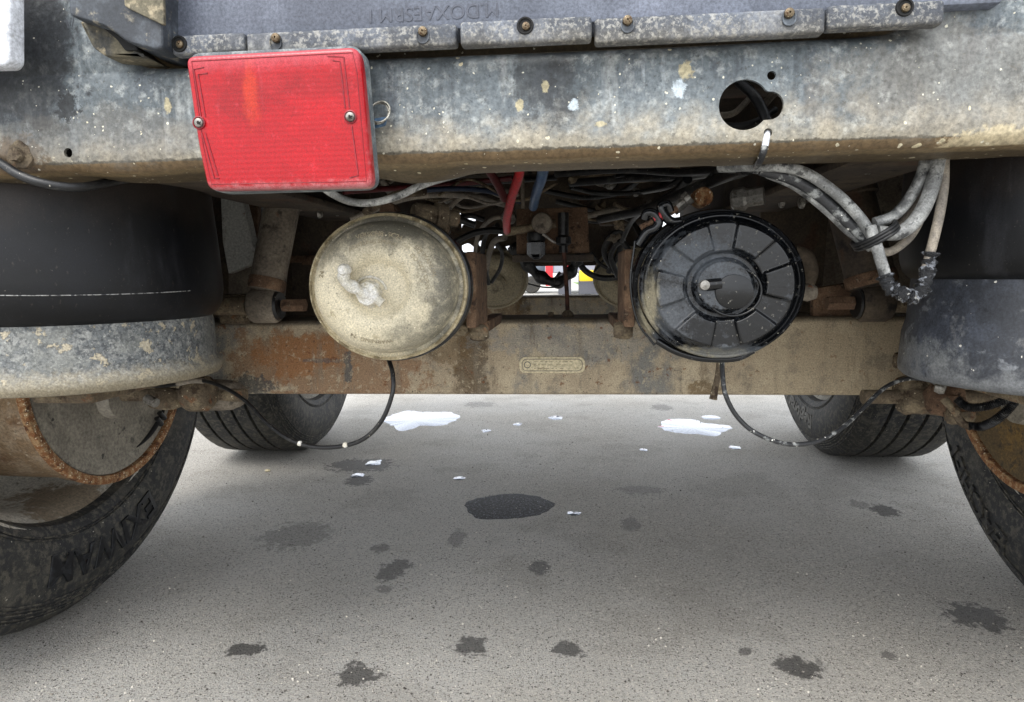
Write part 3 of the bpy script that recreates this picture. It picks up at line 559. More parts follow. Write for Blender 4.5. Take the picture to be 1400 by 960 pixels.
arm = plate('suspension_arm', [pxo([(300, 238), (322, 238), (338, 300), (346, 338), (372, 322), (382, 290), (392, 300), (384, 345), (312, 374), (304, 330)], 1.5)], 1.5, 1.53, 'pale_metal', T, bev=.003)
plate('arm_web', [pxo([(322, 236), (352, 236), (352, 330), (340, 338), (330, 300)], 1.56)], 1.56, 1.58, 'rust_bracket', T, bev=.002)
plate('arm_lower', [pxo([(312, 375), (392, 345), (386, 405), (330, 408), (312, 402)], 1.54)], 1.54, 1.56, 'dusty_frame', T, bev=.003)
for px, py, X_, r in ((438, 293, -.497, .008), (462, 291, -.497, .007), (1068, 276, .407, .012), (1095, 276, .407, .012), (1185, 230, .407, .009)):
    d = R @ Vector((px-CX0, -(py-CY0), -FPX)); p = CAM + d*(X_/d.x); s_ = 1 if X_ > 0 else -1
    lathe('lit_hole_disc', [(0, -.004*s_), (r*.8, -.003*s_), (r, 0), (r, .004*s_)], p, 'x', 'silver', T, seg=20)  # added pale discs standing in for light seen through holes
for a_, b_, y_ in (((412, 352), (425, 362), 1.5), ((395, 350), (480, 358), 1.52)):
    p = at(*a_, y_); q = at(*b_, y_); box('cross_strap', p.x, q.x, y_, y_+.01, q.z, p.z, 'rust_bracket', T, bev=.001)
# --- shock absorbers
def shock(t, b, r, Y, flip):
    p, q = at(*t, Y+.05), at(*b, Y); ax = (q-p); L_ = ax.length
    o = lathe('shock_absorber', [(r*.6, 0), (r*1.12, .0), (r*1.12, .27*L_), (r*1.08, .275*L_), (r*.98, .28*L_), (r*.96, .9*L_), (r*.9, .95*L_), (r*.5, .97*L_)], p, ax, 'dusty_frame' if flip < 0 else 'dark_frame', T, seg=40)
    lathe('sleeve_ring', [(r*1.0, .86*L_), (r*1.02, .87*L_), (r*1.02, .93*L_), (r*.95, .95*L_)], p, ax, 'rust_bracket', o, seg=36)
    lathe('bushing', [(0, -.026), (.030, -.026), (.034, -.02), (.034, .02), (.030, .026), (0, .026)], q+Vector((0, 0, -.018)), 'x', 'dusty_frame' if flip < 0 else 'dark_frame', o, seg=32)
    lathe('rubber_ring', [(.026, .0), (.029, .003), (.026, .008)], q+Vector((-flip*.027-.004, 0, -.018)), 'x', 'black_hose', o, seg=24)
    s_ = -flip
    lathe('bolt', [(0, 0), (.011, 0), (.013, .004*1), (.013, .045), (0, .046)], q+Vector((s_*.034 if s_ > 0 else -.080, 0, -.018)), 'x', 'rust_bracket', o, seg=6)
    lathe('pin', [(.016, 0), (.018, .01), (.018, .07), (0, .07)], q+Vector((-.105 if s_ > 0 else .03, 0, -.018)), 'x', 'mud_metal', o, seg=20)
    return o
shock((395, 235), (362, 405), .034, 1.22, -1)
shock((1150, 225), (1195, 400), .042, 1.22, 1)
box('lower_bracket', at(300, 400, 1.27).x, at(338, 400, 1.27).x, 1.26, 1.30, .64, .70, 'mud_metal', T, bev=.006)
plate('shock_bracket', [pxo([(1112, 395), (1168, 385), (1172, 437), (1112, 437)], 1.29)], 1.29, 1.31, 'rust_bracket', T)
# --- axles
def axle():
    a = box('axle_beam', TX-.93, TX+.93, AXY, AXY+.15, .495, .645, 'axle_paint', T, bev=.012, segs=4)
    return a
ax1 = axle(); ax1['label'] = 'square rear axle beam, tan dust over rust and grey paint'
ax2 = ax1.copy(); COL.objects.link(ax2); ax2.location.y += 1.375; del ax2['label']
# rating plate
pl = plate('rating_plate', [rounded(pxo([(710, 488), (800, 488), (800, 510), (710, 510)], AXY), .0145, 8)], AXY-.002, AXY+.002, 'sticker', ax1, bev=.0006)
inner = rounded(pxo([(714, 491), (796, 491), (796, 507), (714, 507)], AXY), .011, 8)
tube('plate_border', [Vector((x, AXY-.0022, z)) for x, z in inner+[inner[0]]], .0007, 'dusty_hose', ax1, raw=True, seg=6)
tube('plate_hole', [at(721, 499, AXY-.0022)+Vector((.006*math.cos(t), 0, .006*math.sin(t))) for t in [2*PI*i/16 for i in range(17)]], .0007, 'ink', ax1, raw=True, seg=6)
for r_, row in ((0, 494), (1, 499), (2, 504)):                       # worn, illegible stamped lines
    x_ = 730
    while x_ < 785:
        w_ = random.uniform(2, 7); a0 = at(x_, row, AXY-.0022); a1 = at(x_+w_, row, AXY-.0022)
        if r_ != 2 or x_ < 770: tube('stamped_mark', [a0, a1], .00045, 'mud_metal', ax1, raw=True, seg=4)
        x_ += w_+random.uniform(2, 4)
# camshaft tubes, brackets and mud lumps below the ends of the axle
def lump(name, px, py, Y, r, half, m, parent, amp=.12, seed=0):
    return lathe(name, [(r*.3, -half), (r*.8, -half), (r, -half*.6), (r*1.03, 0), (r*.96, half*.6), (r*.7, half), (r*.25, half*1.05)], at(px, py, Y), 'x', m, parent, seg=40, angle=70,
        rfun=lambda a, h: 1+amp*mnoise.noise(Vector((math.cos(a)*2+seed, math.sin(a)*2, h*40)))+.5*amp*mnoise.noise(Vector((math.cos(a)*7, math.sin(a)*7+seed, h*90))))
for dy in (0, 1.375):
    for s in (-1, 1):
        Y = 1.20+dy
        ct = lathe('camshaft_tube', [(.0125, -.17), (.0125, .17)], (TX+s*.74, Y, .507), 'x', 'mud_metal', T, seg=24)
        lathe('cam_bracket', [(.02, -.012), (.04, -.012), (.043, 0), (.04, .014), (.02, .016)], (TX+s*.835, Y, .502), 'x', 'dust_cover', ct, seg=32)
lump('muddy_knuckle', 272, 538, 1.17, .034, .026, 'mud_metal', T, seed=1)
lump('muddy_knuckle', 300, 540, 1.22, .030, .045, 'dusty_frame', T, seed=3)
lump('muddy_knuckle', 228, 545, 1.2, .022, .03, 'mud_metal', T, seed=5)
lathe('steel_pin', [(0, -.012), (.009, -.012), (.009, .012), (0, .013)], at(207, 548, 1.15), (.9, -.3, -.3), 'silver', T, seg=16)
lump('muddy_knuckle', 1262, 540, 1.20, .034, .040, 'mud_metal', T, seed=7, amp=.3)
lump('muddy_knuckle', 1292, 545, 1.13, .026, .024, 'rust_bracket', T, seed=9, amp=.4)
lump('muddy_knuckle', 1312, 568, 1.10, .013, .02, 'mud_metal', T, seed=12, amp=.5)
lathe('steel_pin', [(0, -.010), (.009, -.008), (.011, 0), (.009, .006), (0, .007)], at(1287, 530, 1.08), (.8, -.5, -.2), 'silver', T, seg=16)
# --- wheels
def ring_text(txt, rb, size, a0, s, Yc, x_in, m, parent, ext=.003, name='lettering'):
    fc = bpy.data.curves.new('t', 'FONT'); fc.body = txt; fc.size = size; fc.extrude = ext/2; fc.align_x = 'CENTER'; fc.offset = size*.02; fc.bevel_depth = .0006
    fo = bpy.data.objects.new('t', fc); COL.objects.link(fo); dg = bpy.context.evaluated_depsgraph_get(); dg.update()
    me = bpy.data.meshes.new_from_object(fo.evaluated_get(dg)); bpy.data.objects.remove(fo)
    for v in me.vertices:
        x, y, z = v.co; rr = rb+y; a = a0 + (x/rb)*s; t_ = wall_t(rr)
        v.co = (TX+s*(x_in + t_ - z - .0006), Yc+rr*math.cos(a), WZ+rr*math.sin(a))
    me.materials.clear(); me.shade_flat(); return link(name, me, m, parent)
WZ = .555                                                # hub height and tyre radius
WALL = [(.338, .040), (.345, .020), (.360, .008), (.39, .001), (.42, -.003), (.455, -.002), (.485, .005), (.512, .018), (.533, .032), (.546, .046)]
def wall_t(r):
    for (r0, t0), (r1, t1) in zip(WALL, WALL[1:]):
        if r <= r1: return t0+(t1-t0)*(r-r0)/(r1-r0)
    return .05
def wheel(s, Yc, rim=True):
    X = 1.010; W = .40; TP = list(WALL) + [(.5535, .058)]
    for g0 in (.105, .165, .225, .285):
        TP += [(.555, g0-.006), (.554, g0-.0055), (.539, g0-.004), (.539, g0+.004), (.554, g0+.0055), (.555, g0+.006)]
    TP += [(.5535, W-.058)] + [(r, W-t) for r, t in reversed(WALL)]
    O = (TX+s*X, Yc, WZ-.01)
    rp = [(.337, .035), (.349, .030), (.351, .018), (.347, .012), (.341, .016), (.334, .030), (.325, .05), (.312, .075), (.306, .12), (.304, .24), (.285, .27), (.20, .285), (.12, .29), (.0, .29)]
    wh = lathe('wheel', [(r, s*t) for r, t in rp], O, 'x', 'rim_paint', T, seg=96, angle=40, close=False)
    ty = lathe('tyre', [(r, s*t) for r, t in TP], (TX+s*X, Yc, WZ), 'x', 'tyre', wh, seg=160, angle=30, close=False,
        rfun=lambda a, h: 1+(.0012*math.sin(a*57) if .05 < abs(h) < .35 else 0))
    for rr in (.366, .372, .497, .505, .512, .521, .528):
        t_ = wall_t(rr); tube('wall_ring', [Vector((TX+s*(X+t_-.0012), Yc+rr*math.cos(a), WZ+rr*math.sin(a))) for a in [2*PI*i/90 for i in range(91)]], .0022, 'tyre_wall', wh, raw=True, seg=6)
    # brake drum with its rusty edge and the dust cover inside it
    d0 = -.088
    dr = lathe('brake_drum', [(r, s*t) for r, t in [(.230, d0+.02), (.231, d0+.002), (.234, d0), (.246, d0), (.249, d0+.003), (.249, d0+.012), (.246, d0+.014)]], O, 'x', 'drum_rust', wh, seg=96, angle=35, close=False)
    lathe('drum_body', [(r, s*t) for r, t in [(.246, d0+.014), (.242, d0+.02), (.242, d0+.05), (.236, d0+.06), (.234, .10), (.230, .22), (.10, .26)]], O, 'x', 'drum_tan', wh, seg=96, angle=35, close=False)
    lathe('dust_cover', [(r, s*t) for r, t in [(.0, d0+.004), (.06, d0+.002), (.064, d0+.012), (.10, d0+.014), (.14, d0+.011), (.17, d0+.014), (.195, d0+.012), (.208, d0+.006), (.226, d0+.006), (.229, d0+.012)]], O, 'x',
        'dust_cover' if s < 0 else 'dust_cover_brown', wh, seg=96, angle=30, close=False, rfun=lambda a, h: 1+.012*math.sin(3*a+1))
    return wh
wl = wheel(-1, 1.325); wr = wheel(1, 1.325); wfl = wheel(-1, 2.72); wfr = wheel(1, 2.72)
ring_text('EXIWAM', .405, .085, math.radians(-84), -1, 1.325, 1.010, 'tyre_letter', wl, ext=.006)
ring_text('EACHET', .44, .075, math.radians(-52), 1, 1.325, 1.010, 'tyre', wr, ext=.007)
ring_text('285/XTR2', .42, .055, math.radians(-42), -1, 2.72, 1.010, 'tyre_letter_pale', wfl)
ring_text('Regional R', .40, .075, math.radians(-75), 1, 2.72, 1.010, 'tyre_letter_pale', wfr)
# slot with the black rubber clip on the left dust cover
def cov(ang, rr, t=-.088): return Vector((TX-(1.010+t), 1.325+rr*math.cos(ang), WZ-.01+rr*math.sin(ang)))
tube('cover_slot', [cov(math.radians(a), .192, -.0925) for a in range(-78, -28, 5)], .0042, 'black_void', wl, seg=8, rf=lambda t: .3+math.sin(PI*t))
for k in (-50, -45):
    p = cov(math.radians(k), .180); q = cov(math.radians(k), .205); tube('rubber_clip', [p+Vector((.006, 0, 0)), q+Vector((.006, 0, 0))], .006, 'black_hose', wl, raw=True, seg=8)
# --- brake chambers
def ring_pts(c, r, sx=1.1, a0=0, a1=2*PI, n=48, dy=0): return [Vector((c.x+sx*r*math.cos(a0+(a1-a0)*i/n), c.y+dy, c.z+r*math.sin(a0+(a1-a0)*i/n))) for i in range(n+1)]
SX = 1.1
def local(o, c):                                            # move the origin so that object coordinates start at the chamber
    for v in o.data.vertices: v.co -= c
    o.location = c; return o
def cream_chamber(c, far=False):
    prof = [(0, -.037), (.022, -.037), (.029, -.034), (.034, -.037), (.039, -.0435), (.046, -.046), (.055, -.046), (.068, -.0425), (.078, -.036), (.085, -.026), (.089, -.014), (.090, -.004), (.0905, .001), (.095, .002), (.097, -.001), (.099, -.0015), (.1005, .002), (.1005, .012)]
    o = lathe('brake_chamber', prof, (0, 0, 0), 'y', 'cream_far' if far else 'cream_dome', T, seg=96, sx=SX, angle=55); o.location = c - T.location; o.matrix_parent_inverse = Matrix()
    def sub(x, label=None):
        x.parent = o; x.matrix_parent_inverse = Matrix(); 
        if label: x['label'] = label
        return x
    sub(lathe('clamp_band', [(.099, .010), (.103, .012), (.104, .018), (.104, .030), (.101, .034)], (0, 0, 0), 'y', 'cream_far' if far else 'black_hose', None, seg=96, sx=SX))
    sub(lathe('rear_housing', [(.099, .034), (.095, .045), (.090, .06), (.088, .13), (.07, .16), (.03, .17)], (0, 0, 0), 'y', 'cream_far' if far else 'rust_bracket', None, seg=64, sx=SX))
    if not far: sub(lathe('rim_bead', [(.0965, -.002), (.0985, -.0035), (.1005, -.002), (.1012, .002)], (0, 0, 0), 'y', 'dome_rim', None, seg=96, sx=SX, close=False))
    return o
c = at(530, 393, .89)
ch = cream_chamber(c); ch['label'] = 'cream dusty brake chamber with stamped dome and pale pipe fitting'
def psub(o, parent): return o
hub = at(505, 401, .849)
lathe('hub_plug', [(0, -.012), (.010, -.012), (.0155, -.010), (.017, -.004), (.017, .004), (.020, .006)], hub, 'y', 'white_fitting', ch, seg=8, angle=30)
tube('hub_ring', ring_pts(hub, .0215, 1.05, .2, 2.6, 20, .003), .0018, 'white_fitting', ch, raw=True, seg=8)
ptube('elbow_fitting', [(503, 402, .842), (494, 399, .838), (484, 393, .834), (474, 387, .833), (470, 378, .833), (471, 368, .834)], .0078, 'white_fitting', ch, seg=14, rf=lambda t: 1+.12*math.sin(t*18))
lathe('vent_cap', [(0, -.009), (.0055, -.009), (.0075, -.006), (.0078, .004)], at(471, 369, .830), 'y', 'white_fitting', ch, seg=20)
ptube('plug_tail', [(512, 406, .842), (519, 412, .838), (523, 415, .838)], .0062, 'white_fitting', ch, seg=12)
# stamped, hardly legible marks around the dome
def dome_text(txt, r, size, a_mid, m='cream_far', c=c):
    fc = bpy.data.curves.new('t', 'FONT'); fc.body = txt; fc.size = size; fc.extrude = .0004; fc.align_x = 'CENTER'
    fo = bpy.data.objects.new('t', fc); COL.objects.link(fo); dg = bpy.context.evaluated_depsgraph_get(); dg.update()
    me = bpy.data.meshes.new_from_object(fo.evaluated_get(dg)); bpy.data.objects.remove(fo)
    for v in me.vertices:
        x, y, z = v.co; rr = r+y; a = a_mid - x/r; dep = -.046 if rr < .055 else -.046+(rr-.055)*.32 if rr < .075 else -.0385+(rr-.075)*1.1
        v.co = (c.x+SX*rr*math.cos(a), c.y+dep-z-.0003, c.z+rr*math.sin(a))
    me.materials.clear(); me.shade_flat(); return link('stamped_lettering', me, m, ch)
dome_text('VERSCHR  SC24', .068, .008, math.radians(88)); dome_text('ACHTUNG SPRING', .058, .007, math.radians(95))
dome_text('SEE MANUAL', .067, .008, math.radians(30)); dome_text('DO NOT OPEN', .057, .007, math.radians(22)); dome_text('WARNING  24', .068, .008, math.radians(-100)); dome_text('24', .07, .009, math.radians(165))
fch = cream_chamber(at(676, 381, 2.24), True); fch2 = cream_chamber(at(858, 379, 2.24), True)
for f_, px, py in ((fch, 679, 391), (fch2, 864, 385)):
    lathe('hub_plug', [(0, -.012), (.02, -.012), (.024, -.006), (.034, .0), (.036, .006)], at(px, py, 2.195), 'y', 'cream_far', f_, seg=24)

# black pressed-steel chamber
c = at(982, 390, .875)
KB = .885
kb = lambda pr_: [(r_*KB, h_) for r_, h_ in pr_]
def hgt(r, a):
    """Depth of the pressed cover (metres in front of the rim plane)."""
    n = 6; seg_a = (a/(2*PI)*n + .35) % 1; d = min(seg_a, 1-seg_a)*2*PI/n*r
    h = .018 + .014*smooth((.098-r)/.012)
    wn = .30*(2*PI/n)*r
    inpan = smooth((r-.050)/.003)*smooth((.088-r)/.003)*smooth((seg_a-.08)*2*PI/n*r/.003)*smooth((.70-seg_a)*2*PI/n*r/.003)
    h += .0065*inpan
    h -= .008*smooth((.050-r)/.005)*smooth((r-.036)/.004)
    h += .004*smooth((.036-r)/.003)
    return h
NR, NA = 110, 288; V = [Vector((0, -hgt(0, 0), 0))]; F = []
for j in range(1, NR+1):
    r = .1005*j/NR
    for i in range(NA):
        a = 2*PI*i/NA; V.append(Vector((KB*SX*r*math.cos(a), -hgt(r, a), KB*r*math.sin(a))))
F += [(0, 1+(i+1) % NA, 1+i) for i in range(NA)]
for j in range(NR-1):
    for i in range(NA):
        k = (i+1) % NA; F.append((1+j*NA+i, 1+j*NA+k, 1+(j+1)*NA+k, 1+(j+1)*NA+i))
bk = mesh('brake_chamber', V, F, 'black_gloss', None, angle=70); bk.parent = T; bk.location = c - T.location
bk['label'] = 'glossy black brake chamber with pressed radial panels'
def bsub(x): x.parent = bk; x.matrix_parent_inverse = Matrix(); return x
bsub(lathe('rolled_rim', kb([(.0985, -.016), (.0995, -.021), (.102, -.023), (.1045, -.021), (.105, -.012), (.1035, .004)]), (0, 0, 0), 'y', 'black_gloss', None, seg=128, sx=SX, close=False, angle=60))
bsub(lathe('clamp_band', kb([(.104, .0), (.1095, -.001), (.112, .006), (.112, .026), (.1095, .034), (.10, .034)]), (-.002, 0, -.001), 'y', 'black_gloss', None, seg=128, sx=SX, close=False, angle=60))
bsub(lathe('rear_housing', kb([(.10, .034), (.099, .05), (.094, .065), (.09, .14), (.07, .16), (.03, .17)]), (0, 0, 0), 'y', 'black_gloss', None, seg=64, sx=SX))
hb_ = at(1003, 399, .842)
lathe('dust_cap', [(0, -.0065), (.018, -.0062), (.021, -.005), (.022, -.0015), (.022, .004)], hb_, 'y', 'black_gloss', bk, seg=48, sx=1.1, rfun=lambda a, h: 1+.012*math.sin(6*a))
tube('hub_groove', ring_pts(hb_, .030, 1.12), .0018, 'black_gloss', bk, raw=True, seg=8)
ptube('cap_lobe', [(985, 388, .840), (975, 389, .839), (966, 390, .839)], .0075, 'black_gloss', bk, seg=12)
lathe('cap_bolt', [(0, -.006), (.0058, -.005), (.0066, 0), (.0066, .004)], at(963, 390, .836), 'y', 'silver', bk, seg=18)
# clamp ends with bolt at the top left
ptube('clamp_lug', [(872, 335, .87), (884, 318, .868), (896, 312, .866), (900, 303, .866), (893, 292, .866), (884, 292, .868), (881, 300, .87)], .0062, 'black_gloss', bk)
ptube('clamp_lug', [(930, 303, .87), (918, 303, .868), (908, 294, .866), (904, 283, .866), (912, 280, .868), (916, 290, .87)], .0060, 'black_gloss', bk)
ptube('clamp_bolt', [(876, 312, .875), (892, 303, .872), (912, 292, .872), (925, 286, .875)], .0045, 'rust_bracket', bk, rf=lambda t: 1+.12*math.sin(t*140), n=16)
ptube('bolt_collar', [(893, 300, .868), (903, 295, .868)], .0075, 'red_hose', bk, seg=10)
for pp in ([(868, 330), (862, 390), (872, 440), (895, 472)],):
    ptube('band_bead', [(x, y, .868) for x, y in pp], .0016, 'black_gloss', bk)
ptube('band_tab', [(898, 466, .868), (925, 481, .866), (960, 490, .866), (1005, 490, .868), (1030, 479, .87)], .0045, 'black_gloss', bk)
# chamber brackets on the axle
for px, s in ((648, 1), (858, -1)):
    x = at(px, 400, 1.0).x
    b_ = box('chamber_bracket', x-.008, x+.008, .965, 1.10, .652, .765, 'rust_bracket', T, bev=.004)
    box('bracket_foot', x-.012, x+.012, 1.09, 1.30, .636, .655, 'rust_bracket', b_, bev=.003)
    b2 = box('chamber_bracket', s*-.30-.012, s*-.30+.012, 2.30, 2.67, .63, .77, 'dark_frame', T, bev=.004)
for px, py in ((628, 448), (655, 455), (852, 452)):
    lump('mud_clod', px, py, 1.0, .012, .014, 'mud_metal', T, seed=px*.1, amp=.4)

# --- levelling valve, its plate and link rod
VY = 1.42
vp = plate('valve_plate', [rounded(pxo([(706, 286), (803, 283), (806, 346), (706, 348)], VY), .004)], VY, VY+.008, 'rust_bracket', T)
plate('valve_shelf', [rounded(pxo([(700, 349), (812, 348), (812, 357), (700, 358)], VY-.02), .002)], VY-.02, VY+.04, 'dark_frame', T)
v1 = lathe('levelling_valve', [(0, -.014), (.012, -.014), (.019, -.012), (.021, -.008), (.021, .02), (.016, .024), (.016, .06)], at(741, 305, 1.36), 'y', 'dusty_frame', T, seg=32)
lathe('valve_neck', [(.018, 0), (.020, -.01), (.015, -.03), (.018, -.045), (.006, -.055)], at(733, 318, 1.38), 'z', 'black_hose', v1, seg=20)
lathe('hex_fitting', [(0, 0), (.012, .0), (.019, .006), (.019, .030), (.012, .034)], at(733, 352, 1.37), 'z', 'black_gloss', v1, seg=6, angle=20)
ptube('valve_pipe', [(760, 306, 1.38), (745, 308, 1.38), (724, 312, 1.38), (706, 315, 1.38), (690, 318, 1.38)], .009, 'mud_metal', v1)
lathe('connector', [(0, 0), (.011, 0), (.011, -.045), (.016, -.05), (.016, -.062), (.009, -.066), (.009, -.08)], at(770, 291, 1.36), 'z', 'black_hose', v1, seg=10, angle=25)
ptube('valve_lever', [(742, 320, 1.36), (760, 332, 1.36), (773, 330, 1.36)], .003, 'silver', v1)
ptube('link_rod', [(770, 318, 1.36), (772, 360, 1.355), (775, 400, 1.35), (776, 432, 1.35)], .0045, 'brown_rod', T)
lathe('rod_clevis', [(0, -.012), (.010, -.012), (.012, -.006), (.012, .008), (.006, .014)], at(776, 434, 1.33), 'z', 'mud_metal', T, seg=8)
lathe('stud', [(0, 0), (.006, 0), (.006, .016), (0, .017)], at(753, 438, 1.33), 'z', 'mud_metal', T, seg=8)
# --- air lines
ptube('red_air_line', [(712, 225, 1.0), (708, 245, 1.04), (699, 272, 1.12), (693, 300, 1.22), (693, 316, 1.30)], .0075, 'red_hose', T)
ptube('blue_air_line', [(744, 225, 1.0), (740, 245, 1.05), (733, 265, 1.15), (729, 283, 1.28)], .0085, 'blue_hose', T)
ptube('dark_red_air_line', [(470, 262, 1.2), (560, 256, 1.3), (640, 250, 1.35), (700, 244, 1.35)], .0055, 'dark_red_hose', T)
ptube('dark_red_air_line', [(668, 232, 1.2), (680, 252, 1.25), (690, 272, 1.3)], .008, 'dark_red_hose', T)
ptube('dark_blue_air_line', [(560, 262, 1.25), (620, 258, 1.3), (670, 262, 1.35), (712, 276, 1.4)], .005, 'dark_blue_hose', T)
ptube('lamp_wire', [(440, 255, .76), (456, 266, .775), (480, 276, .80), (510, 277, .80), (545, 268, .80), (580, 252, .80), (640, 234, .80)], .0046, 'worn_hose', T)
ptube('steel_strap', [(714, 232, 1.3), (715, 285, 1.3)], .004, 'dusty_frame', T)
random.seed(11)
lines = [
 [(480, 300, 1.3), (560, 270, 1.3), (640, 268, 1.4), (690, 280, 1.5)], [(500, 285, 1.4), (580, 262, 1.4), (660, 250, 1.5), (760, 243, 1.6)],
 [(600, 300, 1.35), (630, 270, 1.4), (660, 260, 1.45), (700, 262, 1.5)], [(600, 345, 1.6), (640, 322, 1.6), (670, 315, 1.6), (700, 318, 1.6)],
 [(660, 385, 1.9), (650, 350, 1.8), (655, 318, 1.7), (672, 300, 1.6), (690, 296, 1.6)], [(668, 388, 1.95), (660, 350, 1.85), (664, 322, 1.8), (680, 308, 1.7)],
 [(672, 386, 1.95), (684, 366, 1.9), (686, 345, 1.85), (676, 330, 1.8)], [(664, 382, 1.95), (668, 350, 1.85), (676, 330, 1.8), (690, 325, 1.7)],
 [(760, 238, 1.3), (850, 232, 1.2), (930, 236, 1.1), (1000, 232, .95), (1045, 230, .85)], [(780, 250, 1.4), (860, 244, 1.3), (940, 240, 1.15), (1010, 228, .9)],
 [(820, 300, 1.3), (880, 287, 1.15), (930, 266, 1.05), (980, 246, .98), (1020, 232, .9)], [(850, 330, 1.6), (866, 300, 1.5), (900, 275, 1.3), (950, 262, 1.1), (975, 240, 1.0)],
 [(880, 262, 1.3), (910, 256, 1.2), (932, 245, 1.15), (950, 235, 1.1)], [(905, 275, 1.2), (925, 262, 1.15), (940, 245, 1.1)],
 [(740, 260, 1.7), (800, 270, 1.7), (850, 262, 1.6), (880, 240, 1.5)], [(760, 275, 1.8), (820, 290, 1.8), (860, 300, 1.7), (880, 330, 1.6)],
 [(840, 372, 1.9), (826, 345, 1.85), (836, 322, 1.8), (850, 318, 1.8), (846, 345, 1.85), (832, 372, 1.9)], [(845, 378, 1.9), (835, 350, 1.85), (848, 330, 1.8), (862, 345, 1.8)],
 [(610, 330, 1.6), (622, 345, 1.7), (650, 350, 1.8)], [(600, 300, 1.5), (625, 300, 1.5), (650, 308, 1.5)], [(590, 330, 1.5), (612, 305, 1.5), (640, 295, 1.55), (660, 300, 1.6)],
]
for k, ln_ in enumerate(lines):
    ptube('air_line', ln_, random.choice((.0055, .0065, .008)), random.choice(('black_hose', 'black_hose', 'black_hose', 'dusty_hose')), T, seg=10)
random.seed(5)
for k in range(26):
    y_ = random.uniform(236, 300); x0_ = random.choice((520, 600, 780, 840)); Y_ = random.uniform(1.25, 2.1); dx2 = random.uniform(40, 110); sg = random.uniform(-22, 26)
    ptube('air_line', [(x0_, y_, Y_), (x0_+dx2*.4, y_+sg, Y_+.05), (x0_+dx2, y_+random.uniform(-15, 15), Y_+.02), (x0_+dx2*1.5, y_-random.uniform(0, 20), Y_)], random.uniform(.003, .008), random.choice(('black_hose', 'dusty_hose', 'black_hose', 'mud_metal')), T, seg=8)
for k in range(12):
    px_, py_, Y_ = random.choice((random.uniform(560, 700), random.uniform(800, 930))), random.uniform(245, 325), random.uniform(1.3, 1.8)
    r_ = random.uniform(.006, .012)
    lathe('pipe_fitting', [(0, -r_), (r_*.8, -r_), (r_, -r_*.6), (r_, r_*.3), (r_*1.4, r_*.4), (r_*1.4, r_*1.4), (r_*.8, r_*1.6), (0, r_*3)], at(px_, py_, Y_), (random.uniform(-1, 1), random.uniform(-.5, .2), random.uniform(-.6, .6)), random.choice(('mud_metal', 'silver', 'dusty_frame')), T, seg=8, angle=25)
# droopy harness crossing the bright gap between the axles
ptube('cable_harness', [(700, 335, 2.1), (718, 358, 2.1), (738, 378, 2.1), (762, 386, 2.1), (780, 372, 2.1), (790, 355, 2.1), (800, 348, 2.1)], .018, 'black_hose', T, rf=lambda t: 1+.25*math.sin(t*40))
ptube('harness_wire', [(722, 388, 2.08), (745, 393, 2.08), (765, 391, 2.08), (775, 380, 2.08)], .0025, 'black_hose', T)
ptube('harness_tail', [(760, 380, 2.08), (766, 372, 2.08)], .005, 'black_hose', T)
ptube('air_line', [(788, 350, 2.15), (800, 370, 2.15), (822, 380, 2.15), (850, 378, 2.15), (880, 368, 2.15)], .010, 'black_hose', T)
ptube('air_line', [(808, 345, 2.2), (822, 362, 2.2), (845, 370, 2.2), (880, 366, 2.2)], .006, 'black_hose', T)
ptube('air_line', [(812, 372, 2.2), (822, 360, 2.2), (834, 345, 2.2)], .004, 'black_hose', T)
# added plate closing off the sky; its holes are shaped as the bright gaps
HP = 2.35
def hole(pts): return pxo(pts, HP)
plate('sky_gap_plate', [hole([(560, 225), (905, 225), (905, 362), (560, 366)]), circ(616, 278, 5, HP, 16), hole([(624, 300), (627, 284), (631, 296), (651, 297), (650, 302), (636, 303)]),
    hole([(621, 304), (642, 305), (632, 308), (630, 318), (617, 312)]), hole([(616, 316), (630, 321), (627, 325), (614, 320)]), hole([(613, 324), (624, 326), (620, 330), (612, 328)]), circ(614, 335, 3.5, HP, 12),
    [(p[0], p[1]) for p in rounded(hole([(623, 349), (630, 336), (640, 332), (651, 340), (652, 350), (638, 353)]), .01)], circ(658, 333, 4, HP, 12), circ(675, 338, 2.5, HP, 12), hole([(691, 337), (696, 336), (706, 351), (700, 352)]),
    circ(684, 322, 3, HP, 12), hole([(836, 352), (846, 347), (850, 352), (840, 356)]), circ(842, 337, 3, HP, 12), circ(853, 328, 2, HP, 10), circ(826, 352, 2.5, HP, 10)], HP, HP+.01, 'dark_frame', T, bev=.0004)
box('valve_block', at(820, 300, 1.8).x, at(880, 300, 1.8).x, 1.8, 1.86, .86, .93, 'dark_frame', T, bev=.006)
tk = lathe('air_tank', [(0, -.23), (.06, -.22), (.09, -.20), (.10, -.17), (.10, .17), (.09, .20), (.06, .22), (0, .23)], (0.04, 2.05, .985), 'x', 'dark_frame', T, seg=40)
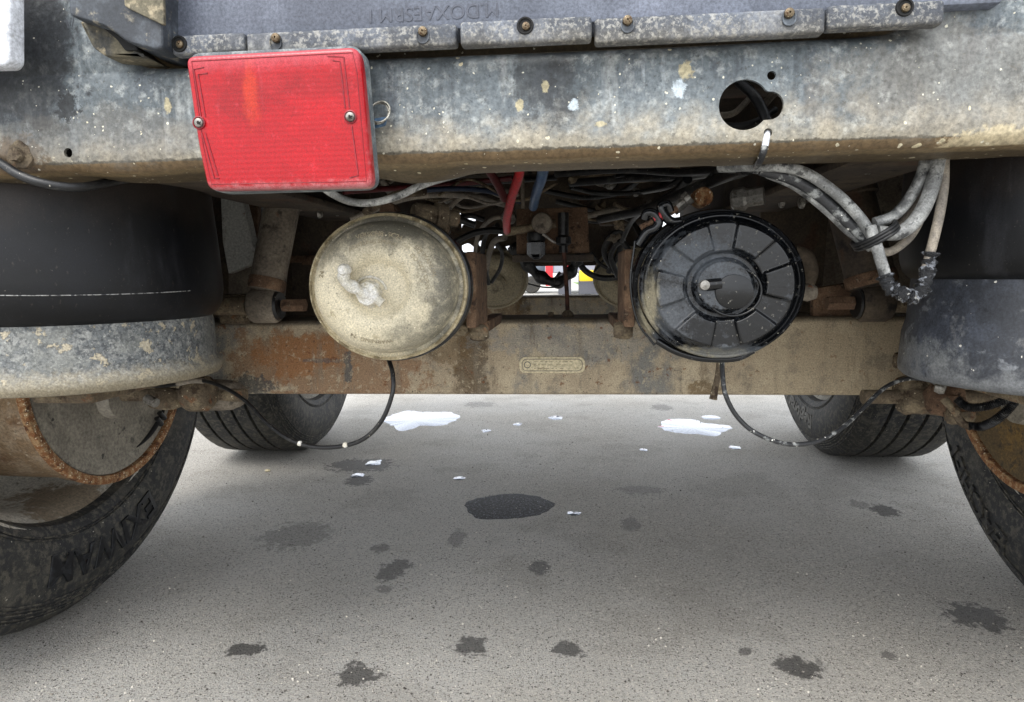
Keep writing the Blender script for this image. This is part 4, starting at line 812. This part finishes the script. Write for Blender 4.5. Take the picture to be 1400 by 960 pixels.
# fittings above the chambers
f1 = lathe('hex_fitting', [(0, -.014), (.012, -.014), (.017, -.010), (.017, .004), (.013, .008), (.013, .03), (0, .03)], at(1014, 272, .98), (.9, -.4, .1), 'silver', T, seg=8, angle=25)
lathe('rusty_plug', [(0, -.012), (.012, -.012), (.014, -.008), (.014, .02)], at(960, 270, .98), 'y', 'drum_rust', T, seg=14)
lathe('rusty_plug', [(0, -.010), (.011, -.010), (.013, -.006), (.013, .02)], at(532, 289, .98), 'y', 'rust_bracket', T, seg=14)
lathe('pipe_fitting', [(0, -.02), (.013, -.02), (.016, -.015), (.016, .012), (.020, .014), (.020, .03), (.012, .034), (.012, .05)], at(582, 294, .97), (.85, .5, -.1), 'mud_metal', T, seg=24)
lathe('pipe_fitting', [(0, -.01), (.008, -.01), (.008, .01), (.010, .012), (.010, .02)], at(928, 282, .97), (.7, -.2, .6), 'silver', T, seg=10)
lathe('pipe_fitting', [(0, -.014), (.010, -.012), (.014, 0), (.010, .012), (0, .014)], at(1104, 400, 1.05), 'x', 'dusty_frame', T, seg=20)
ptube('steel_pipe', [(1085, 345, 1.1), (1102, 352, 1.1), (1108, 372, 1.1), (1100, 395, 1.1)], .012, 'dark_frame', T)
for pts in ([(500, 290, 1.1), (540, 268, 1.05), (580, 262, 1.1)], [(570, 300, 1.1), (600, 296, 1.15), (610, 312, 1.2), (600, 330, 1.2)]):
    ptube('steel_pipe', pts, .007, 'mud_metal', T)
# --- hose bundle on the right with tie and taped joint
HB = [('worn_hose', .0062, [(985, 229, .86), (1045, 227, .80), (1095, 234, .80), (1140, 262, .80), (1175, 297, .80), (1196, 330, .80)]),
      ('dark_worn_hose', .0068, [(1040, 232, .81), (1085, 246, .81), (1125, 272, .81), (1160, 305, .81), (1190, 333, .81)]),
      ('worn_hose', .0066, [(1050, 236, .815), (1090, 254, .815), (1130, 285, .815), (1163, 316, .815), (1192, 338, .815)]),
      ('dark_worn_hose', .0062, [(1030, 230, .83), (1100, 240, .83), (1150, 275, .83), (1180, 305, .83), (1198, 326, .83)]),
      ('worn_hose', .0064, [(1196, 305, .80), (1222, 295, .80), (1243, 272, .80), (1260, 240, .80), (1268, 205, .81)]),
      ('worn_hose', .0080, [(1200, 318, .79), (1230, 318, .79), (1256, 296, .79), (1274, 256, .79), (1285, 205, .80)]),
      ('dusty_hose', .0060, [(1198, 322, .82), (1226, 314, .82), (1248, 290, .82), (1262, 262, .82), (1275, 205, .83)]),
      ('dusty_hose', .0050, [(1192, 338, .82), (1212, 345, .82), (1232, 335, .82), (1250, 315, .82), (1272, 270, .83)]),
      ('worn_hose', .0062, [(1190, 310, .79), (1198, 335, .785), (1206, 362, .785), (1212, 382, .785)])]
for m_, r_, pts in HB: ptube('air_hose', pts, r_, m_, T, seg=16, n=12)
hz = ptube('air_hose', [(1263, 380, .785), (1272, 345, .785), (1283, 300, .785), (1290, 255, .79), (1291, 205, .80)], .0052, 'dusty_hose', T, seg=14)
tp = ptube('taped_joint', [(1209, 376, .785), (1216, 392, .782), (1228, 398, .78), (1240, 405, .78), (1252, 404, .78), (1262, 392, .782), (1268, 370, .785), (1273, 345, .785)], .0078, 'tape', T, seg=20, n=14,
    rf=lambda t: 1+.22*math.sin(t*61)*math.sin(t*23+1)+.12*math.sin(t*110))
tp['label'] = 'crumpled silver-black tape around the hose joint'
tc_ = at(1196, 322, .805); dx_ = Vector((.55, 0, -.83))
for k in range(3):
    cc = tc_+dx_*(k-1)*.0035
    tube('hose_tie', [cc+Vector((.83, 0, .55))*(.024*math.cos(a))+Vector((0, 1, 0))*(.030*math.sin(a)) for a in [2*PI*i/24 for i in range(25)]], .0021, 'black_hose', T, raw=True, seg=8)
# cable tie through the small hole in the bumper
zt = ptube('cable_tie', [(1049, 181, .722), (1048, 188, .7155), (1046, 200, .7145)], .0034, 'white_paint', T, seg=8)
ptube('tie_tail', [(1046, 199, .7150), (1043, 210, .718), (1038, 222, .74), (1033, 228, .79)], .0036, 'dark_worn_hose', zt, seg=8)
# things inside the bumper seen through the keyhole
ptube('inner_cable', [(1010, 112, .82), (1030, 130, .80), (1042, 150, .79), (1050, 172, .78)], .0058, 'black_hose', T)
ptube('inner_cable', [(975, 158, .84), (1000, 156, .84), (1015, 145, .84), (1030, 128, .85)], .0038, 'dusty_hose', T)
ptube('inner_cable', [(985, 172, .83), (1010, 173, .83), (1035, 166, .83), (1060, 150, .84)], .0045, 'black_hose', T)
ptube('inner_cable', [(1040, 150, .85), (1052, 135, .85), (1062, 125, .85)], .0045, 'dusty_hose', T)
# --- ABS cables hanging below the axle
ac = ptube('sensor_cable', [(150, 524, 1.20), (200, 528, 1.16), (240, 526, 1.13), (268, 520, 1.11), (300, 527, 1.09), (335, 548, 1.06), (370, 583, 1.02), (405, 605, .99), (445, 612, .97), (490, 604, .95), (520, 578, .94), (536, 540, .94), (537, 512, .95), (531, 490, .97)], .0034, 'black_hose', T, n=12)
ptube('cable_sleeve', [(243, 525, 1.128), (262, 521, 1.113), (278, 521, 1.104)], .0046, 'dusty_hose', ac)
for px, py, Y in ((410, 607, .988), (472, 609, .957)):
    lathe('mud_spot', [(0, -.004), (.004, -.002), (.0045, 0), (.003, .004), (0, .005)], at(px, py, Y-.003), 'z', 'white_fitting', ac, seg=8)
ac2 = ptube('sensor_cable', [(987, 488, .97), (988, 512, .96), (992, 540, .95), (1008, 570, .95), (1035, 593, .95), (1075, 607, .96), (1115, 604, .98), (1150, 586, 1.01), (1180, 558, 1.05), (1210, 530, 1.08), (1240, 518, 1.10), (1270, 520, 1.10), (1290, 532, 1.10)], .0034, 'dark_worn_hose', T, n=12)
ptube('drain_stub', [(983, 492, 1.0), (981, 515, 1.0), (977, 535, 1.0), (975, 546, 1.0)], .0042, 'mud_metal', T, rf=lambda t: .8+.6*t)
def conv(pts):
    o = ptube('corrugated_conduit', pts, .0062, 'black_hose', T, n=40, seg=14, rf=lambda t: 1+.16*math.sin(t*260)); return o
conv([(1308, 545, 1.05), (1322, 556, 1.04), (1345, 556, 1.03), (1372, 548, 1.02), (1400, 536, 1.02)])
conv([(1325, 582, 1.06), (1342, 583, 1.05), (1362, 574, 1.03), (1380, 558, 1.02), (1392, 542, 1.02)])
ptube('sensor_cable', [(1290, 545, 1.08), (1305, 562, 1.07), (1315, 578, 1.07), (1328, 584, 1.06)], .006, 'mud_metal', T)
lump('muddy_joint', 1388, 540, 1.02, .012, .012, 'black_hose', T, seed=2, amp=.3)

# ------------------------------------------------------------------ far side of the yard, seen through the gap
mat('van_white', '#d7dbe2', [], rough=.4); mat('van_grey', '#9aa0ab', [], rough=.5); mat('van_glass', '#59626e', [], rough=.1)
mat('mudflap', '#5d6068', [], rough=.6); mat('signal_red', '#c8222c', [], rough=.4); mat('yellow_paint', '#d9b916', [], rough=.5); mat('grass', '#6c8a3c', [('n', '#4c6a2a', dict(s=8, lo=.4, hi=.6))], rough=.9); mat('brown_box', '#6a3f36', [], rough=.8)
tr = bpy.data.objects.new('parked_lorry', None); COL.objects.link(tr); tr.location = (at(790, 400, 22).x, 24, 0); tag(tr, 'parked lorry with pale grey body and dark mudflaps, seen far off through the gap', 'lorry')
xa, xb = at(760, 380, 22).x, at(828, 380, 22).x
box('body', xa-.2, xb+.1, 22, 29, .78, 3.2, 'van_grey', tr, bev=.05)
for a_, b_ in ((763, 781), (791, 818)):
    box('mudflap', at(a_, 390, 22).x, at(b_, 390, 22).x, 22.3, 22.36, .06, .78, 'mudflap', tr, bev=.01)
    lathe('wheel', [(0, -.12), (.40, -.12), (.46, -.08), (.46, .08), (.40, .12), (0, .12)], ((at(a_, 390, 22).x+at(b_, 390, 22).x)/2, 23, .46), 'x', 'tyre', tr, seg=32)
for a_, b_ in ((775, 788), (746, 756)):
    box('red_marker', at(a_, 380, 21.97).x, at(b_, 380, 21.97).x, 21.95, 22.0, .75 if a_ > 760 else .35, 1.1 if a_ > 760 else 1.15, 'signal_red', tr, bev=.01)
vn = bpy.data.objects.new('parked_van', None); COL.objects.link(vn); vn.location = (at(700, 400, 27).x, 27, 0); tag(vn, 'white parked van far beyond the front axle, beside the lorry', 'van')
xa, xb = at(640, 380, 26).x, at(748, 380, 26).x
box('body', xa, xb, 26, 28, .45, 2.3, 'van_white', vn, bev=.12, segs=4)
box('side_window', at(728, 370, 25.98).x, at(745, 370, 25.98).x, 25.98, 26.02, .85, 1.15, 'van_glass', vn, bev=.01)
for x_ in (xa+.7, xb-.6): lathe('wheel', [(0, -.1), (.30, -.1), (.34, -.06), (.34, .06), (.30, .1), (0, .1)], (x_, 26.0, .34), 'y', 'tyre', vn, seg=32)
dm = bpy.data.objects.new('fairground_cart', None); COL.objects.link(dm); dm.location = (at(850, 400, 20).x, 20, 0); tag(dm, 'small red cart with a yellow drum, right of the distant lorry', 'cart')
box('body', at(826, 370, 20).x, at(905, 370, 20).x, 20, 21.2, .62, 1.35, 'signal_red', dm, bev=.03)
lathe('drum', [(0, -.16), (.20, -.16), (.22, -.13), (.22, .13), (.20, .16), (0, .16)], at(802, 377, 19.6), 'z', 'yellow_paint', dm, seg=32)
box('chassis', at(815, 380, 20).x, at(900, 380, 20).x, 20.0, 21.0, .35, .62, 'brown_box', dm, bev=.03)
for x_ in (at(832, 370, 20).x, at(890, 370, 20).x): lathe('wheel', [(0, -.08), (.22, -.08), (.25, -.05), (.25, .05), (.22, .08), (0, .08)], (x_, 20.2, .25), 'y', 'tyre', dm, seg=28)
gp = mesh('grass_strip', [(at(815, 390, 30).x, 27, .004), (12, 27, .004), (14, 60, .004), (at(815, 390, 30).x-1, 60, .004)], [(0, 1, 2, 3)], 'grass', smooth=False); gp['kind'] = 'stuff'
